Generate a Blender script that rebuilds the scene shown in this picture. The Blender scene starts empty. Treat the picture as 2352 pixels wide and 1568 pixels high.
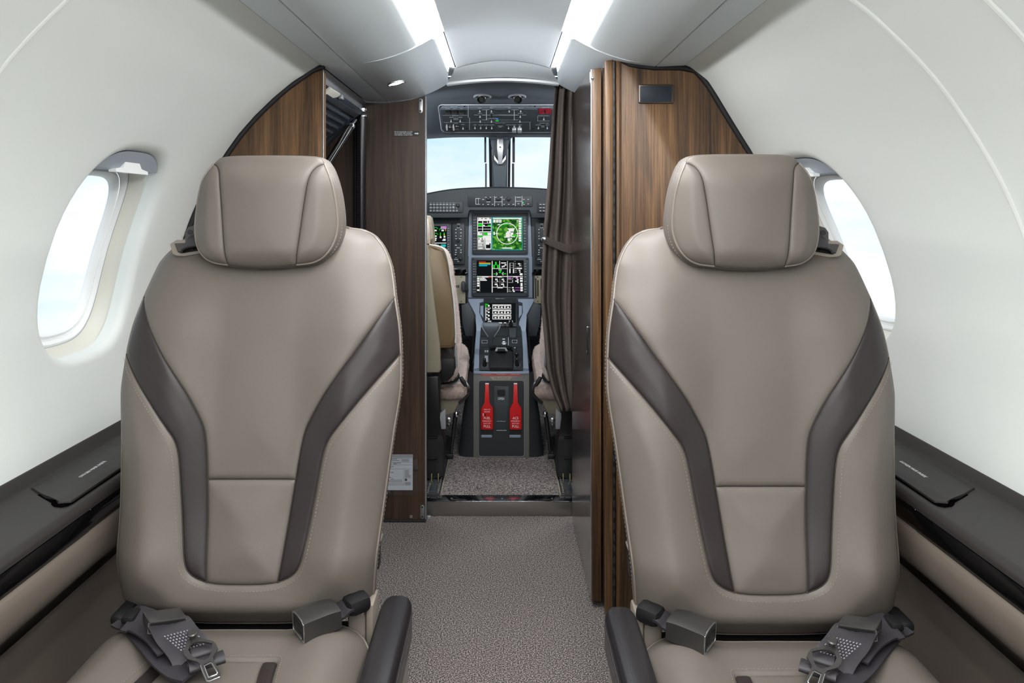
import bpy, bmesh, math, random
import numpy as np
from mathutils import Vector, Matrix
from mathutils.geometry import delaunay_2d_cdt

# ------------------------------------------------------------------ scene, camera, light
S = bpy.context.scene
COL = S.collection
F, CX, CY, CZ = 1650.0, 1155.0, 483.0, 1.03     # focal length in pixels, vanishing point, eye height
cam_d = bpy.data.cameras.new('camera')
cam_d.sensor_width = 36.0
cam_d.lens = F / 2352 * 36.0
cam_d.shift_x = (1176 - CX) / 2352
cam_d.shift_y = -(784 - CY) / 2352
cam_d.clip_start = 0.02
cam = bpy.data.objects.new('camera', cam_d)
cam.location = (0, 0, CZ)
cam.rotation_euler = (math.pi / 2, 0, 0)
COL.objects.link(cam)
S.camera = cam
S.view_settings.view_transform = 'Standard'
S.view_settings.look = 'None'
S.view_settings.gamma = 1.0
S.view_settings.use_curve_mapping = False
S.view_settings.exposure = 0.0
try:
    S.cycles.max_bounces = 8
    S.cycles.diffuse_bounces = 5
    S.cycles.glossy_bounces = 4
    S.cycles.transparent_max_bounces = 8
    S.cycles.caustics_reflective = False
    S.cycles.caustics_refractive = False
    S.cycles.use_denoising = True
    S.cycles.sample_clamp_indirect = 6.0
except Exception:
    pass
STRIP_POWER = 39.0      # LED strips in the ceiling cove
CABIN_FILL_W = 1.2            # added fill lights, unseen in the aft cabin
SKY = 1.18
COCKPIT_FILL_W = 4.2          # two added fill lights, unseen in the cockpit

W = bpy.data.worlds.new('sky')
S.world = W
W.use_nodes = True
nt = W.node_tree
nt.nodes.clear()
out = nt.nodes.new('ShaderNodeOutputWorld')
bg = nt.nodes.new('ShaderNodeBackground')
tc = nt.nodes.new('ShaderNodeTexCoord')
mp = nt.nodes.new('ShaderNodeMapping')
mp.inputs['Scale'].default_value = (1.0, 1.0, 2.6)
nz = nt.nodes.new('ShaderNodeTexNoise')
nz.inputs['Scale'].default_value = 3.2
nz.inputs['Detail'].default_value = 5
nz.inputs['Roughness'].default_value = 0.55
cr_ = nt.nodes.new('ShaderNodeValToRGB')
cr_.color_ramp.elements[0].position = 0.36
cr_.color_ramp.elements[0].color = (0.58, 0.80, 0.95, 1)
cr_.color_ramp.elements[1].position = 0.60
cr_.color_ramp.elements[1].color = (0.94, 0.965, 1.0, 1)
L = nt.links
L.new(tc.outputs['Generated'], mp.inputs['Vector'])
L.new(mp.outputs['Vector'], nz.inputs['Vector'])
L.new(nz.outputs['Fac'], cr_.inputs['Fac'])
L.new(cr_.outputs['Color'], bg.inputs['Color'])
bg.inputs['Strength'].default_value = SKY
L.new(bg.outputs['Background'], out.inputs['Surface'])

# ------------------------------------------------------------------ materials
def lin(c):
    return tuple(((v / 255) / 12.92 if v / 255 <= 0.04045 else ((v / 255 + 0.055) / 1.055) ** 2.4) for v in c)

def base_mat(name):
    m = bpy.data.materials.new(name)
    m.use_nodes = True
    return m, m.node_tree, m.node_tree.nodes['Principled BSDF']

def N(t, kind, **inp):
    n = t.nodes.new(kind)
    for k, v in inp.items():
        n.inputs[k.replace('_', ' ')].default_value = v
    return n

def mat(name, col, rough=0.5, metal=0.0, spec=0.5, bump=None, vary=None, coat=0.0, sheen=0.0, srgb=True):
    m, t, b = base_mat(name)
    c = lin(col) if srgb else col
    b.inputs['Base Color'].default_value = (*c, 1)
    b.inputs['Roughness'].default_value = rough
    b.inputs['Metallic'].default_value = metal
    b.inputs['Specular IOR Level'].default_value = spec
    b.inputs['Coat Weight'].default_value = coat
    b.inputs['Sheen Weight'].default_value = sheen
    if bump or vary:
        tc = t.nodes.new('ShaderNodeTexCoord')
    if vary:
        sc, amt = vary
        n = N(t, 'ShaderNodeTexNoise', Scale=sc, Detail=4.0)
        r = t.nodes.new('ShaderNodeValToRGB')
        r.color_ramp.elements[0].position = 0.3
        r.color_ramp.elements[1].position = 0.7
        r.color_ramp.elements[0].color = (*[v * (1 - amt) for v in c], 1)
        r.color_ramp.elements[1].color = (*[min(1, v * (1 + amt)) for v in c], 1)
        t.links.new(tc.outputs['Object'], n.inputs['Vector'])
        t.links.new(n.outputs['Fac'], r.inputs['Fac'])
        t.links.new(r.outputs['Color'], b.inputs['Base Color'])
    if bump:
        sc, st, kind = bump
        if kind == 'v':
            n = N(t, 'ShaderNodeTexVoronoi', Scale=sc)
            o = n.outputs['Distance']
        else:
            n = N(t, 'ShaderNodeTexNoise', Scale=sc, Detail=3.0)
            o = n.outputs['Fac']
        bp = N(t, 'ShaderNodeBump', Strength=st, Distance=0.0006)
        t.links.new(tc.outputs['Object'], n.inputs['Vector'])
        t.links.new(o, bp.inputs['Height'])
        t.links.new(bp.outputs['Normal'], b.inputs['Normal'])
    return m

def emit(name, col, s=1.0, srgb=True):
    m, t, b = base_mat(name)
    c = lin(col) if srgb else col
    b.inputs['Base Color'].default_value = (0.002, 0.002, 0.002, 1)
    b.inputs['Emission Color'].default_value = (*c, 1)
    b.inputs['Emission Strength'].default_value = s
    b.inputs['Roughness'].default_value = 0.2
    b.inputs['Specular IOR Level'].default_value = 0.0
    return m

def wood(name, dark, mid, light, rough=0.38, scale=1.0, coat=0.0, ramp=(.33, .49, .68)):
    m, t, b = base_mat(name)
    tc = t.nodes.new('ShaderNodeTexCoord')
    mp = t.nodes.new('ShaderNodeMapping')
    mp.inputs['Scale'].default_value = (scale, scale, 0.05 * scale)
    n1 = N(t, 'ShaderNodeTexNoise', Scale=26.0, Detail=5.0, Roughness=0.6, Distortion=0.9)
    mp2 = t.nodes.new('ShaderNodeMapping')
    mp2.inputs['Scale'].default_value = (scale, scale, 0.02 * scale)
    n2 = N(t, 'ShaderNodeTexNoise', Scale=230.0, Detail=4.0, Roughness=0.7)
    mix = t.nodes.new('ShaderNodeMath'); mix.operation = 'MULTIPLY_ADD'
    mix.inputs[1].default_value = 0.45
    sub = t.nodes.new('ShaderNodeMath'); sub.operation = 'MULTIPLY'
    sub.inputs[1].default_value = 0.55
    r = t.nodes.new('ShaderNodeValToRGB')
    e = r.color_ramp.elements
    e[0].position = ramp[0]; e[0].color = (*lin(dark), 1)
    e[1].position = ramp[2]; e[1].color = (*lin(light), 1)
    k = e.new(ramp[1]); k.color = (*lin(mid), 1)
    for a, bq in ((mp, n1), (mp2, n2)):
        t.links.new(tc.outputs['Object'], a.inputs['Vector'])
        t.links.new(a.outputs['Vector'], bq.inputs['Vector'])
    t.links.new(n1.outputs['Fac'], sub.inputs[0])
    t.links.new(n2.outputs['Fac'], mix.inputs[0])
    t.links.new(sub.outputs[0], mix.inputs[2])
    t.links.new(mix.outputs[0], r.inputs['Fac'])
    t.links.new(r.outputs['Color'], b.inputs['Base Color'])
    b.inputs['Roughness'].default_value = rough
    b.inputs['Coat Weight'].default_value = coat
    b.inputs['Coat Roughness'].default_value = 0.17
    return m

def speckle(name, a, bcol, c, scale=330.0, bump=0.8):
    m, t, b = base_mat(name)
    tc = t.nodes.new('ShaderNodeTexCoord')
    n = N(t, 'ShaderNodeTexNoise', Scale=scale, Detail=2.5, Roughness=0.7)
    r = t.nodes.new('ShaderNodeValToRGB')
    e = r.color_ramp.elements
    e[0].position = 0.36; e[0].color = (*lin(a), 1)
    e[1].position = 0.64; e[1].color = (*lin(c), 1)
    k = e.new(0.5); k.color = (*lin(bcol), 1)
    bp = N(t, 'ShaderNodeBump', Strength=bump, Distance=0.002)
    t.links.new(tc.outputs['Object'], n.inputs['Vector'])
    t.links.new(n.outputs['Fac'], r.inputs['Fac'])
    t.links.new(r.outputs['Color'], b.inputs['Base Color'])
    t.links.new(n.outputs['Fac'], bp.inputs['Height'])
    t.links.new(bp.outputs['Normal'], b.inputs['Normal'])
    b.inputs['Roughness'].default_value = 0.95
    b.inputs['Specular IOR Level'].default_value = 0.1
    return m

def brushed(name, col, metal=0.0, rough=0.4, scale=(900, 20, 900), st=0.15):
    """a fine grain running along one axis"""
    m, t, b = base_mat(name)
    c = lin(col)
    tc = t.nodes.new('ShaderNodeTexCoord')
    mp = t.nodes.new('ShaderNodeMapping')
    mp.inputs['Scale'].default_value = scale
    n = N(t, 'ShaderNodeTexNoise', Scale=1.0, Detail=3.0)
    r = t.nodes.new('ShaderNodeValToRGB')
    r.color_ramp.elements[0].color = (*[v * 0.93 for v in c], 1)
    r.color_ramp.elements[1].color = (*[min(1, v * 1.05) for v in c], 1)
    bp = N(t, 'ShaderNodeBump', Strength=st, Distance=0.0004)
    t.links.new(tc.outputs['Object'], mp.inputs['Vector'])
    t.links.new(mp.outputs['Vector'], n.inputs['Vector'])
    t.links.new(n.outputs['Fac'], r.inputs['Fac'])
    t.links.new(r.outputs['Color'], b.inputs['Base Color'])
    t.links.new(n.outputs['Fac'], bp.inputs['Height'])
    t.links.new(bp.outputs['Normal'], b.inputs['Normal'])
    b.inputs['Roughness'].default_value = rough
    b.inputs['Metallic'].default_value = metal
    return m

def pane_mat(name, tint=(0.97, 0.985, 1.0), gloss=0.06):
    m = bpy.data.materials.new(name)
    m.use_nodes = True
    t = m.node_tree
    t.nodes.clear()
    o = t.nodes.new('ShaderNodeOutputMaterial')
    tr = t.nodes.new('ShaderNodeBsdfTransparent'); tr.inputs['Color'].default_value = (*tint, 1)
    gl = t.nodes.new('ShaderNodeBsdfGlossy'); gl.inputs['Roughness'].default_value = 0.02
    mx = t.nodes.new('ShaderNodeMixShader'); mx.inputs['Fac'].default_value = gloss
    t.links.new(tr.outputs[0], mx.inputs[1]); t.links.new(gl.outputs[0], mx.inputs[2])
    t.links.new(mx.outputs[0], o.inputs['Surface'])
    return m

def map_screen(name):
    """a moving-map picture: two greens in square patches"""
    m, t, b = base_mat(name)
    tc = t.nodes.new('ShaderNodeTexCoord')
    sn = t.nodes.new('ShaderNodeVectorMath'); sn.operation = 'SNAP'
    sn.inputs[1].default_value = (.0052, .05, .0052)
    n = N(t, 'ShaderNodeTexNoise', Scale=95.0, Detail=1.0)
    r = t.nodes.new('ShaderNodeValToRGB')
    r.color_ramp.interpolation = 'CONSTANT'
    e = r.color_ramp.elements
    e[0].position = 0.0; e[0].color = (*lin((18, 62, 16)), 1)
    e[1].position = 0.575; e[1].color = (*lin((104, 172, 48)), 1)
    k = e.new(0.40); k.color = (*lin((34, 112, 26)), 1)
    t.links.new(tc.outputs['Object'], sn.inputs[0])
    t.links.new(sn.outputs[0], n.inputs['Vector'])
    t.links.new(n.outputs['Fac'], r.inputs['Fac'])
    t.links.new(r.outputs['Color'], b.inputs['Emission Color'])
    b.inputs['Emission Strength'].default_value = 1.0
    b.inputs['Specular IOR Level'].default_value = 0.0
    b.inputs['Base Color'].default_value = (0.01, 0.01, 0.01, 1)
    return m

def wool(name, col):
    m, t, b = base_mat(name)
    b.inputs['Base Color'].default_value = (*lin(col), 1)
    b.inputs['Roughness'].default_value = 1.0
    b.inputs['Specular IOR Level'].default_value = 0.0
    tr = t.nodes.new('ShaderNodeBsdfTranslucent'); tr.inputs['Color'].default_value = (*lin(col), 1)
    mx = t.nodes.new('ShaderNodeMixShader'); mx.inputs['Fac'].default_value = 0.5
    o = t.nodes['Material Output']
    t.links.new(b.outputs[0], mx.inputs[1]); t.links.new(tr.outputs[0], mx.inputs[2]); t.links.new(mx.outputs[0], o.inputs['Surface'])
    return m

M = dict(
    wool=wool('wool_tuft', (226, 210, 202)),
    wall=mat('wall_covering', (227, 231, 228), 0.62, bump=(160, 0.12, 'n')),
    bead=mat('wall_bead', (228, 231, 228), 0.5),
    ceil=brushed('headliner', (216, 224, 230), rough=0.36, scale=(18, 700, 18), st=0.12),
    ceil_fab=mat('headliner_fabric', (216, 224, 228), 0.6, bump=(420, 0.25, 'n')),
    dome=brushed('dome_panel', (222, 228, 234), rough=0.30, scale=(14, 600, 14), st=0.12),
    seam=mat('seam_gap', (30, 32, 34), 0.7),
    arch=mat('arch_trim', (246, 249, 252), 0.3),
    led=emit('led_diffuser', (254, 254, 253), STRIP_POWER),
    led2=emit('led_slot', (250, 253, 255), STRIP_POWER * 2.4),
    lamp=emit('lamp_lens', (255, 252, 246), 9.0),
    leather=mat('taupe_leather', (98, 91, 85), 0.50, spec=0.4, bump=(520, 0.06, 'v'), vary=(6, 0.04)),
    leather_d=mat('dark_accent_leather', (42, 36, 36), 0.42, spec=0.35, bump=(560, 0.07, 'v')),
    piping=mat('leather_piping', (114, 105, 97), 0.4),
    groove=mat('seam_groove', (52, 46, 42), 0.8),
    thread=mat('stitch_thread', (142, 132, 121), 0.7),
    arm=mat('armrest_leather', (27, 25, 28), 0.27, bump=(600, 0.1, 'v')),
    seat_plastic=mat('seat_plastic', (128, 119, 110), 0.45),
    black=mat('black_plastic', (18, 19, 20), 0.45),
    black_r=mat('black_rubber', (13, 13, 15), 0.7, spec=0.3),
    gloss=mat('gloss_black', (7, 8, 10), 0.10, spec=0.4),
    void=mat('dark_recess', (5, 5, 6), 0.9, spec=0.0),
    ledge=mat('ledge_plastic', (41, 38, 37), 0.52, spec=0.35, bump=(700, 0.12, 'n')),
    lower=mat('lower_panel_leather', (98, 89, 81), 0.5, bump=(500, 0.1, 'v')),
    wood=wood('walnut_veneer', (42, 28, 16), (88, 62, 37), (128, 95, 60), 0.42, ramp=(.37, .50, .63)),
    wood_shaded=wood('shaded_walnut', (34, 24, 18), (58, 43, 33), (84, 63, 50), 0.42),  # the same walnut, with the shade put into its colour
    wood_g=wood('lacquered_walnut', (38, 28, 24), (54, 40, 35), (70, 55, 49), 0.22, coat=1.0),
    gasket=mat('black_gasket', (20, 20, 24), 0.6),
    alu=mat('satin_aluminium', (190, 192, 195), 0.34, 1.0),
    steel=brushed('brushed_steel', (158, 152, 147), 0.9, 0.34, (10, 900, 900), 0.1),
    mirror=mat('polished_plate', (170, 175, 182), 0.10, 1.0),
    chrome=mat('chrome', (215, 218, 222), 0.12, 1.0),
    gunmetal=mat('gunmetal', (80, 78, 77), 0.30, 0.65),
    silver=mat('silver_plastic', (158, 162, 168), 0.3, 0.3),
    bat=mat('toggle_metal', (200, 204, 208), 0.22, 0.35),
    webbing=brushed('seat_belt_webbing', (42, 39, 44), rough=0.55, scale=(60, 60, 1400), st=0.4),
    thread_s=mat('silvery_thread', (150, 146, 156), 0.4),
    carpet=speckle('speckled_carpet', (36, 33, 33), (102, 96, 94), (190, 181, 177), 330.0, 1.0),
    grey=mat('cockpit_grey', (82, 90, 98), 0.6, bump=(500, 0.1, 'n')),
    grey_d=mat('panel_charcoal', (51, 57, 62), 0.55, bump=(700, 0.1, 'n')),
    grey_dd=mat('panel_black', (36, 40, 44), 0.5),
    grey_l=mat('console_light_grey', (128, 139, 155), 0.45),
    console=mat('console_front_grey', (100, 100, 98), 0.5),
    key=mat('key_cap', (50, 55, 61), 0.5),
    white=mat('white_print', (225, 228, 230), 0.5),
    grey_p=mat('grey_print', (196, 202, 208), 0.5),
    red=mat('red_handle', (196, 18, 20), 0.4),
    red_d=mat('red_placard', (150, 24, 44), 0.4),
    red_l=mat('red_label', (205, 70, 66), 0.4),
    cream=mat('cream_shell', (146, 139, 121), 0.45),
    tan=mat('tan_leather', (106, 88, 62), 0.45, bump=(500, 0.15, 'v')),
    edge=mat('pale_piping', (205, 205, 200), 0.35),
    fleece=mat('sheepskin', (204, 187, 179), 0.95, vary=(60, 0.12), sheen=0.5),
    curtain=speckle('curtain_weave', (66, 59, 56), (90, 82, 78), (122, 112, 106), 850.0, 0.35),
    tieb=speckle('tieback_weave', (54, 48, 46), (76, 69, 66), (98, 90, 86), 800.0, 0.3),
    shade=mat('window_shade', (150, 158, 166), 0.6),
    reveal=mat('window_reveal', (238, 240, 240), 0.4),
    cream_r=mat('window_surround', (214, 212, 202), 0.5),
    pane=pane_mat('window_pane', gloss=0.04),
    acrylic=pane_mat('clear_acrylic', (0.95, 0.96, 0.97), 0.08),
    paper=mat('paper', (222, 226, 230), 0.8),
    ink=mat('print_ink', (84, 88, 96), 0.8),
    tread=mat('stair_tread', (50, 58, 70), 0.5),
    rail=mat('seat_rail', (110, 116, 124), 0.3, 0.9),
    brass=mat('brass_fastener', (190, 178, 130), 0.3, 0.8),
    e_white=emit('screen_white', (235, 235, 232), 1.0),
    e_green=emit('screen_green', (20, 210, 30), 1.0),
    e_black=emit('screen_black', (14, 18, 20), 1.0),
    e_cyan=emit('screen_cyan', (30, 175, 170), 1.0),
    e_blue=emit('screen_blue', (40, 190, 215), 1.0),
    e_red=emit('screen_red', (225, 40, 30), 1.0),
    e_yel=emit('screen_amber', (230, 190, 40), 1.0),
    e_mag=emit('screen_magenta', (205, 120, 215), 1.0),
    e_grey=emit('screen_grey', (140, 142, 140), 1.0),
    e_led=emit('green_lamp', (40, 240, 110), 1.5),
    e_ledb=emit('blue_lamp', (60, 130, 240), 1.5),
    map=map_screen('map_picture'),
    glassdark=mat('dark_screen_glass', (40, 47, 56), 0.4, spec=0.3),
    bezel=mat('metal_bezel', (96, 88, 81), 0.28, 0.8),
)

# ------------------------------------------------------------------ small geometry helpers
def P(px, py, d):
    return Vector(((px - CX) / F * d, d, CZ - (py - CY) / F * d))

class Plane:
    """a real plane of the cabin; hit() finds the point of it seen at a pixel"""
    def __init__(s, p, n):
        s.p = Vector(p); s.n = Vector(n).normalized()
        if s.n.y > 0.02 and abs(s.n.z) < 0.02: s.n = -s.n
    def hit(s, px, py, off=0.0):
        r = Vector(((px - CX) / F, 1, -(py - CY) / F))
        o = Vector((0, 0, CZ))
        t = ((s.p + s.n * off) - o).dot(s.n) / r.dot(s.n)
        return o + r * t

def D(d):
    return Plane((0, d, 0), (0, -1, 0))

def thing(name, label, cat, loc=(0, 0, 0), group=None):
    o = bpy.data.objects.new(name, None)
    o.empty_display_size = 0.05
    o.location = loc
    COL.objects.link(o)
    o['label'] = label; o['category'] = cat
    if group: o['group'] = group
    return o

def abs_loc(o):
    v = Vector(o.location)
    return v + abs_loc(o.parent) if o.parent and o.parent.type == 'EMPTY' else v

def link(o, parent):
    COL.objects.link(o)
    if parent is not None:
        o.parent = parent
        if parent.type == 'EMPTY':
            o.matrix_parent_inverse = Matrix.Translation(-Vector(parent.location))
    return o

def mesh(name, verts, faces, mats, parent=None, smooth=False, mi=None, kind=None, fix=True, label=None):
    me = bpy.data.meshes.new(name)
    me.from_pydata([tuple(v) for v in verts], [], [tuple(f) for f in faces])
    if not isinstance(mats, (list, tuple)): mats = [mats]
    for m in mats: me.materials.append(m)
    if mi is not None:
        me.polygons.foreach_set('material_index', mi)
    if fix:
        b = bmesh.new(); b.from_mesh(me)
        bmesh.ops.recalc_face_normals(b, faces=b.faces)
        b.to_mesh(me); b.free()
    if smooth:
        me.polygons.foreach_set('use_smooth', [True] * len(me.polygons))
        if smooth != 'all':
            me.set_sharp_from_angle(angle=math.radians(smooth if smooth is not True else 40))
    me.update()
    o = bpy.data.objects.new(name, me)
    if kind: o['kind'] = kind
    if label: o['label'] = label
    return link(o, parent)

class MB:
    def __init__(s): s.v = []; s.f = []; s.m = []
    def add(s, v, f, m=0):
        k = len(s.v); s.v += [tuple(x) for x in v]
        s.f += [tuple(i + k for i in q) for q in f]; s.m += [m] * len(f)
    def box(s, c, sz, m=0, rot=None):
        a, b, cc = sz[0] / 2, sz[1] / 2, sz[2] / 2
        vs = [Vector((x, y, z)) for x in (-a, a) for y in (-b, b) for z in (-cc, cc)]
        if rot is not None: vs = [rot @ v for v in vs]
        s.add([v + Vector(c) for v in vs], [(0, 1, 3, 2), (4, 6, 7, 5), (0, 4, 5, 1), (2, 3, 7, 6), (0, 2, 6, 4), (1, 5, 7, 3)], m)
    def tube(s, path, r, n=10, cap=True, m=0, closed=False):
        path = [Vector(p) for p in path]
        k = len(path)
        rs = r if isinstance(r, (list, tuple)) else [r] * k
        rings = []
        prev = None
        for i, p in enumerate(path):
            a = path[(i - 1) % k] if (i > 0 or closed) else p
            b = path[(i + 1) % k] if (i < k - 1 or closed) else p
            t = (b - a)
            t = t.normalized() if t.length > 1e-9 else Vector((0, 0, 1))
            if prev is None:
                u = t.orthogonal().normalized()
            else:
                u = (prev - t * prev.dot(t))
                u = u.normalized() if u.length > 1e-6 else t.orthogonal().normalized()
            prev = u
            w = t.cross(u)
            rings.append([p + (u * math.cos(2 * math.pi * j / n) + w * math.sin(2 * math.pi * j / n)) * rs[i] for j in range(n)])
        v = [q for rg in rings for q in rg]
        f = []
        for i in range(k - (0 if closed else 1)):
            i2 = (i + 1) % k
            for j in range(n):
                f.append((i * n + j, i * n + (j + 1) % n, i2 * n + (j + 1) % n, i2 * n + j))
        if cap and not closed:
            f.append(tuple(range(n - 1, -1, -1))); f.append(tuple((k - 1) * n + j for j in range(n)))
        s.add(v, f, m)
    def build(s, name, mats, parent=None, smooth=False, kind=None, label=None, fix=True):
        return mesh(name, s.v, s.f, mats, parent, smooth, s.m, kind, fix, label)

def rbox(name, c, sz, r, m, parent=None, seg=2, rot=None, label=None):
    """a box with rounded edges"""
    b = bmesh.new()
    bmesh.ops.create_cube(b, size=1.0)
    for v in b.verts: v.co = Vector((v.co.x * sz[0], v.co.y * sz[1], v.co.z * sz[2]))
    r = min(r, min(sz) * 0.49)
    bmesh.ops.bevel(b, geom=list(b.edges), offset=r, segments=seg, affect='EDGES', profile=0.5)
    R = rot if rot is not None else Matrix.Identity(3)
    for v in b.verts: v.co = R @ v.co + Vector(c)
    return bm_obj(name, b, m, parent, True, label)

def bm_obj(name, b, m, parent=None, smooth=True, label=None):
    me = bpy.data.meshes.new(name)
    bmesh.ops.recalc_face_normals(b, faces=b.faces)
    b.to_mesh(me); b.free()
    for q in (m if isinstance(m, (list, tuple)) else [m]): me.materials.append(q)
    if smooth:
        me.polygons.foreach_set('use_smooth', [True] * len(me.polygons))
        me.set_sharp_from_angle(angle=math.radians(40))
    o = bpy.data.objects.new(name, me)
    if label: o['label'] = label
    return link(o, parent)

def rr(x0, y0, x1, y1, r, n=4):
    """rounded rectangle outline"""
    pts = []
    for cx, cy, a0 in ((x1 - r, y0 + r, -90), (x1 - r, y1 - r, 0), (x0 + r, y1 - r, 90), (x0 + r, y0 + r, 180)):
        for i in range(n + 1):
            a = math.radians(a0 + 90 * i / n)
            pts.append((cx + r * math.cos(a), cy + r * math.sin(a)))
    return pts

def solid(name, pts, nrm, thick, m, parent=None, bev=0.0, seg=2, label=None, smooth=True):
    """a flat plate: the outline pts is its back, raised along nrm by thick, front edge rounded"""
    nrm = Vector(nrm).normalized()
    b = bmesh.new()
    lo = [b.verts.new(p) for p in pts]
    hi = [b.verts.new(Vector(p) + nrm * thick) for p in pts]
    k = len(pts)
    b.faces.new(lo)
    top = b.faces.new(list(reversed(hi)))
    for i in range(k):
        b.faces.new((lo[i], hi[i], hi[(i + 1) % k], lo[(i + 1) % k]))
    if bev > 0:
        bmesh.ops.bevel(b, geom=list(top.edges), offset=min(bev, thick * 0.95), segments=seg, affect='EDGES', profile=0.5, clamp_overlap=True)
    return bm_obj(name, b, m, parent, smooth, label)

def plate(name, pts, plane, thick, m, parent=None, bev=0.0, off=0.0, label=None):
    """like solid, the outline given where the plane is seen"""
    return solid(name, [plane.hit(x, y, off) for x, y in pts], plane.n, thick, m, parent, bev, label=label)

def prect(name, x0, y0, x1, y1, plane, thick, m, parent=None, r=1.0, bev=0.0, off=0.0, label=None):
    return plate(name, rr(x0, y0, x1, y1, r, 3) if r > 0 else [(x0, y0), (x1, y0), (x1, y1), (x0, y1)], plane, thick, m, parent, bev, off, label)

def rects(name, lst, plane, mats, parent=None, off=0.0005, kind=None):
    """flat print: many little quads, each (x0, y0, x1, y1, material number)"""
    b = MB()
    for i, (x0, y0, x1, y1, k) in enumerate(lst):
        o = off + 4e-6 * i
        b.add([plane.hit(x0, y0, o), plane.hit(x1, y0, o), plane.hit(x1, y1, o), plane.hit(x0, y1, o)], [(0, 1, 2, 3)], k)
    o = b.build(name, mats, parent, fix=False)
    if len(lst) > 1: o['kind'] = 'stuff'
    return o

def text(body, px, py, hpx, plane, m, parent, off=0.0006, adv=None, size=None, at=None, sx=1.0, align='CENTER', bold=0.0):
    c = bpy.data.curves.new('lettering', 'FONT')
    c.body = body
    p = Vector(at) if at is not None else plane.hit(px, py, off)
    d = p.y
    s = size if size else hpx / F * d
    c.size = s / 0.70
    c.align_x = align; c.align_y = 'CENTER'
    c.extrude = 0.0001
    c.offset = bold
    c.materials.append(m)
    c.resolution_u = 2
    n = plane.n
    a = Vector(adv).normalized() if adv else Vector((1, 0, 0))
    u = n.cross(a).normalized()
    R = Matrix((a * sx, u, n)).transposed().to_4x4()
    tmp = bpy.data.objects.new('lettering_curve', c)
    me = bpy.data.meshes.new_from_object(tmp)
    bpy.data.objects.remove(tmp)
    R.translation = p
    me.transform(R)
    o = bpy.data.objects.new('lettering', me)
    o['kind'] = 'stuff'
    link(o, parent)
    return o

def crs(pts, n=6, closed=False):
    """smooth curve through points"""
    p = [np.array(q, float) for q in pts]
    if not closed:
        p = [2 * p[0] - p[1]] + p + [2 * p[-1] - p[-2]]
    else:
        p = [p[-1]] + p + [p[0], p[1]]
    o = []
    for i in range(1, len(p) - 2):
        a, b, c, d = p[i - 1], p[i], p[i + 1], p[i + 2]
        for j in range(n):
            t = j / n
            o.append(0.5 * (2 * b + (c - a) * t + (2 * a - 5 * b + 4 * c - d) * t * t + (3 * b - a - 3 * c + d) * t ** 3))
    if not closed: o.append(p[-2])
    return [tuple(q) for q in o]

def resample(pts, step, closed=False):
    p = np.array(pts, float)
    if closed: p = np.vstack([p, p[:1]])
    s = np.concatenate([[0], np.cumsum(np.linalg.norm(np.diff(p, axis=0), axis=1))])
    k = max(2, int(round(s[-1] / step)) + 1)
    t = np.linspace(0, s[-1], k)
    q = np.stack([np.interp(t, s, p[:, i]) for i in range(p.shape[1])], 1)
    if closed: q = q[:-1]
    return q

def dist_to(pts, poly):
    a = np.array(poly); b = np.roll(a, -1, 0)
    best = np.full(len(pts), 1e9)
    ab = b - a
    l2 = (ab ** 2).sum(1) + 1e-18
    for i in range(0, len(pts), 1500):
        q = pts[i:i + 1500]
        t = np.clip(((q[:, None] - a[None]) * ab[None]).sum(2) / l2[None], 0, 1)
        c = a[None] + t[..., None] * ab[None]
        best[i:i + 1500] = np.sqrt(((q[:, None] - c) ** 2).sum(2)).min(1)
    return best

def inside(pts, poly):
    a = np.array(poly); b = np.roll(a, -1, 0)
    x, y = pts[:, 0][:, None], pts[:, 1][:, None]
    c = ((a[:, 1] > y) != (b[:, 1] > y)) & (x < (b[:, 0] - a[:, 0]) * (y - a[:, 1]) / (b[:, 1] - a[:, 1] + 1e-15) + a[:, 0])
    return (c.sum(1) % 2) == 1

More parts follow.
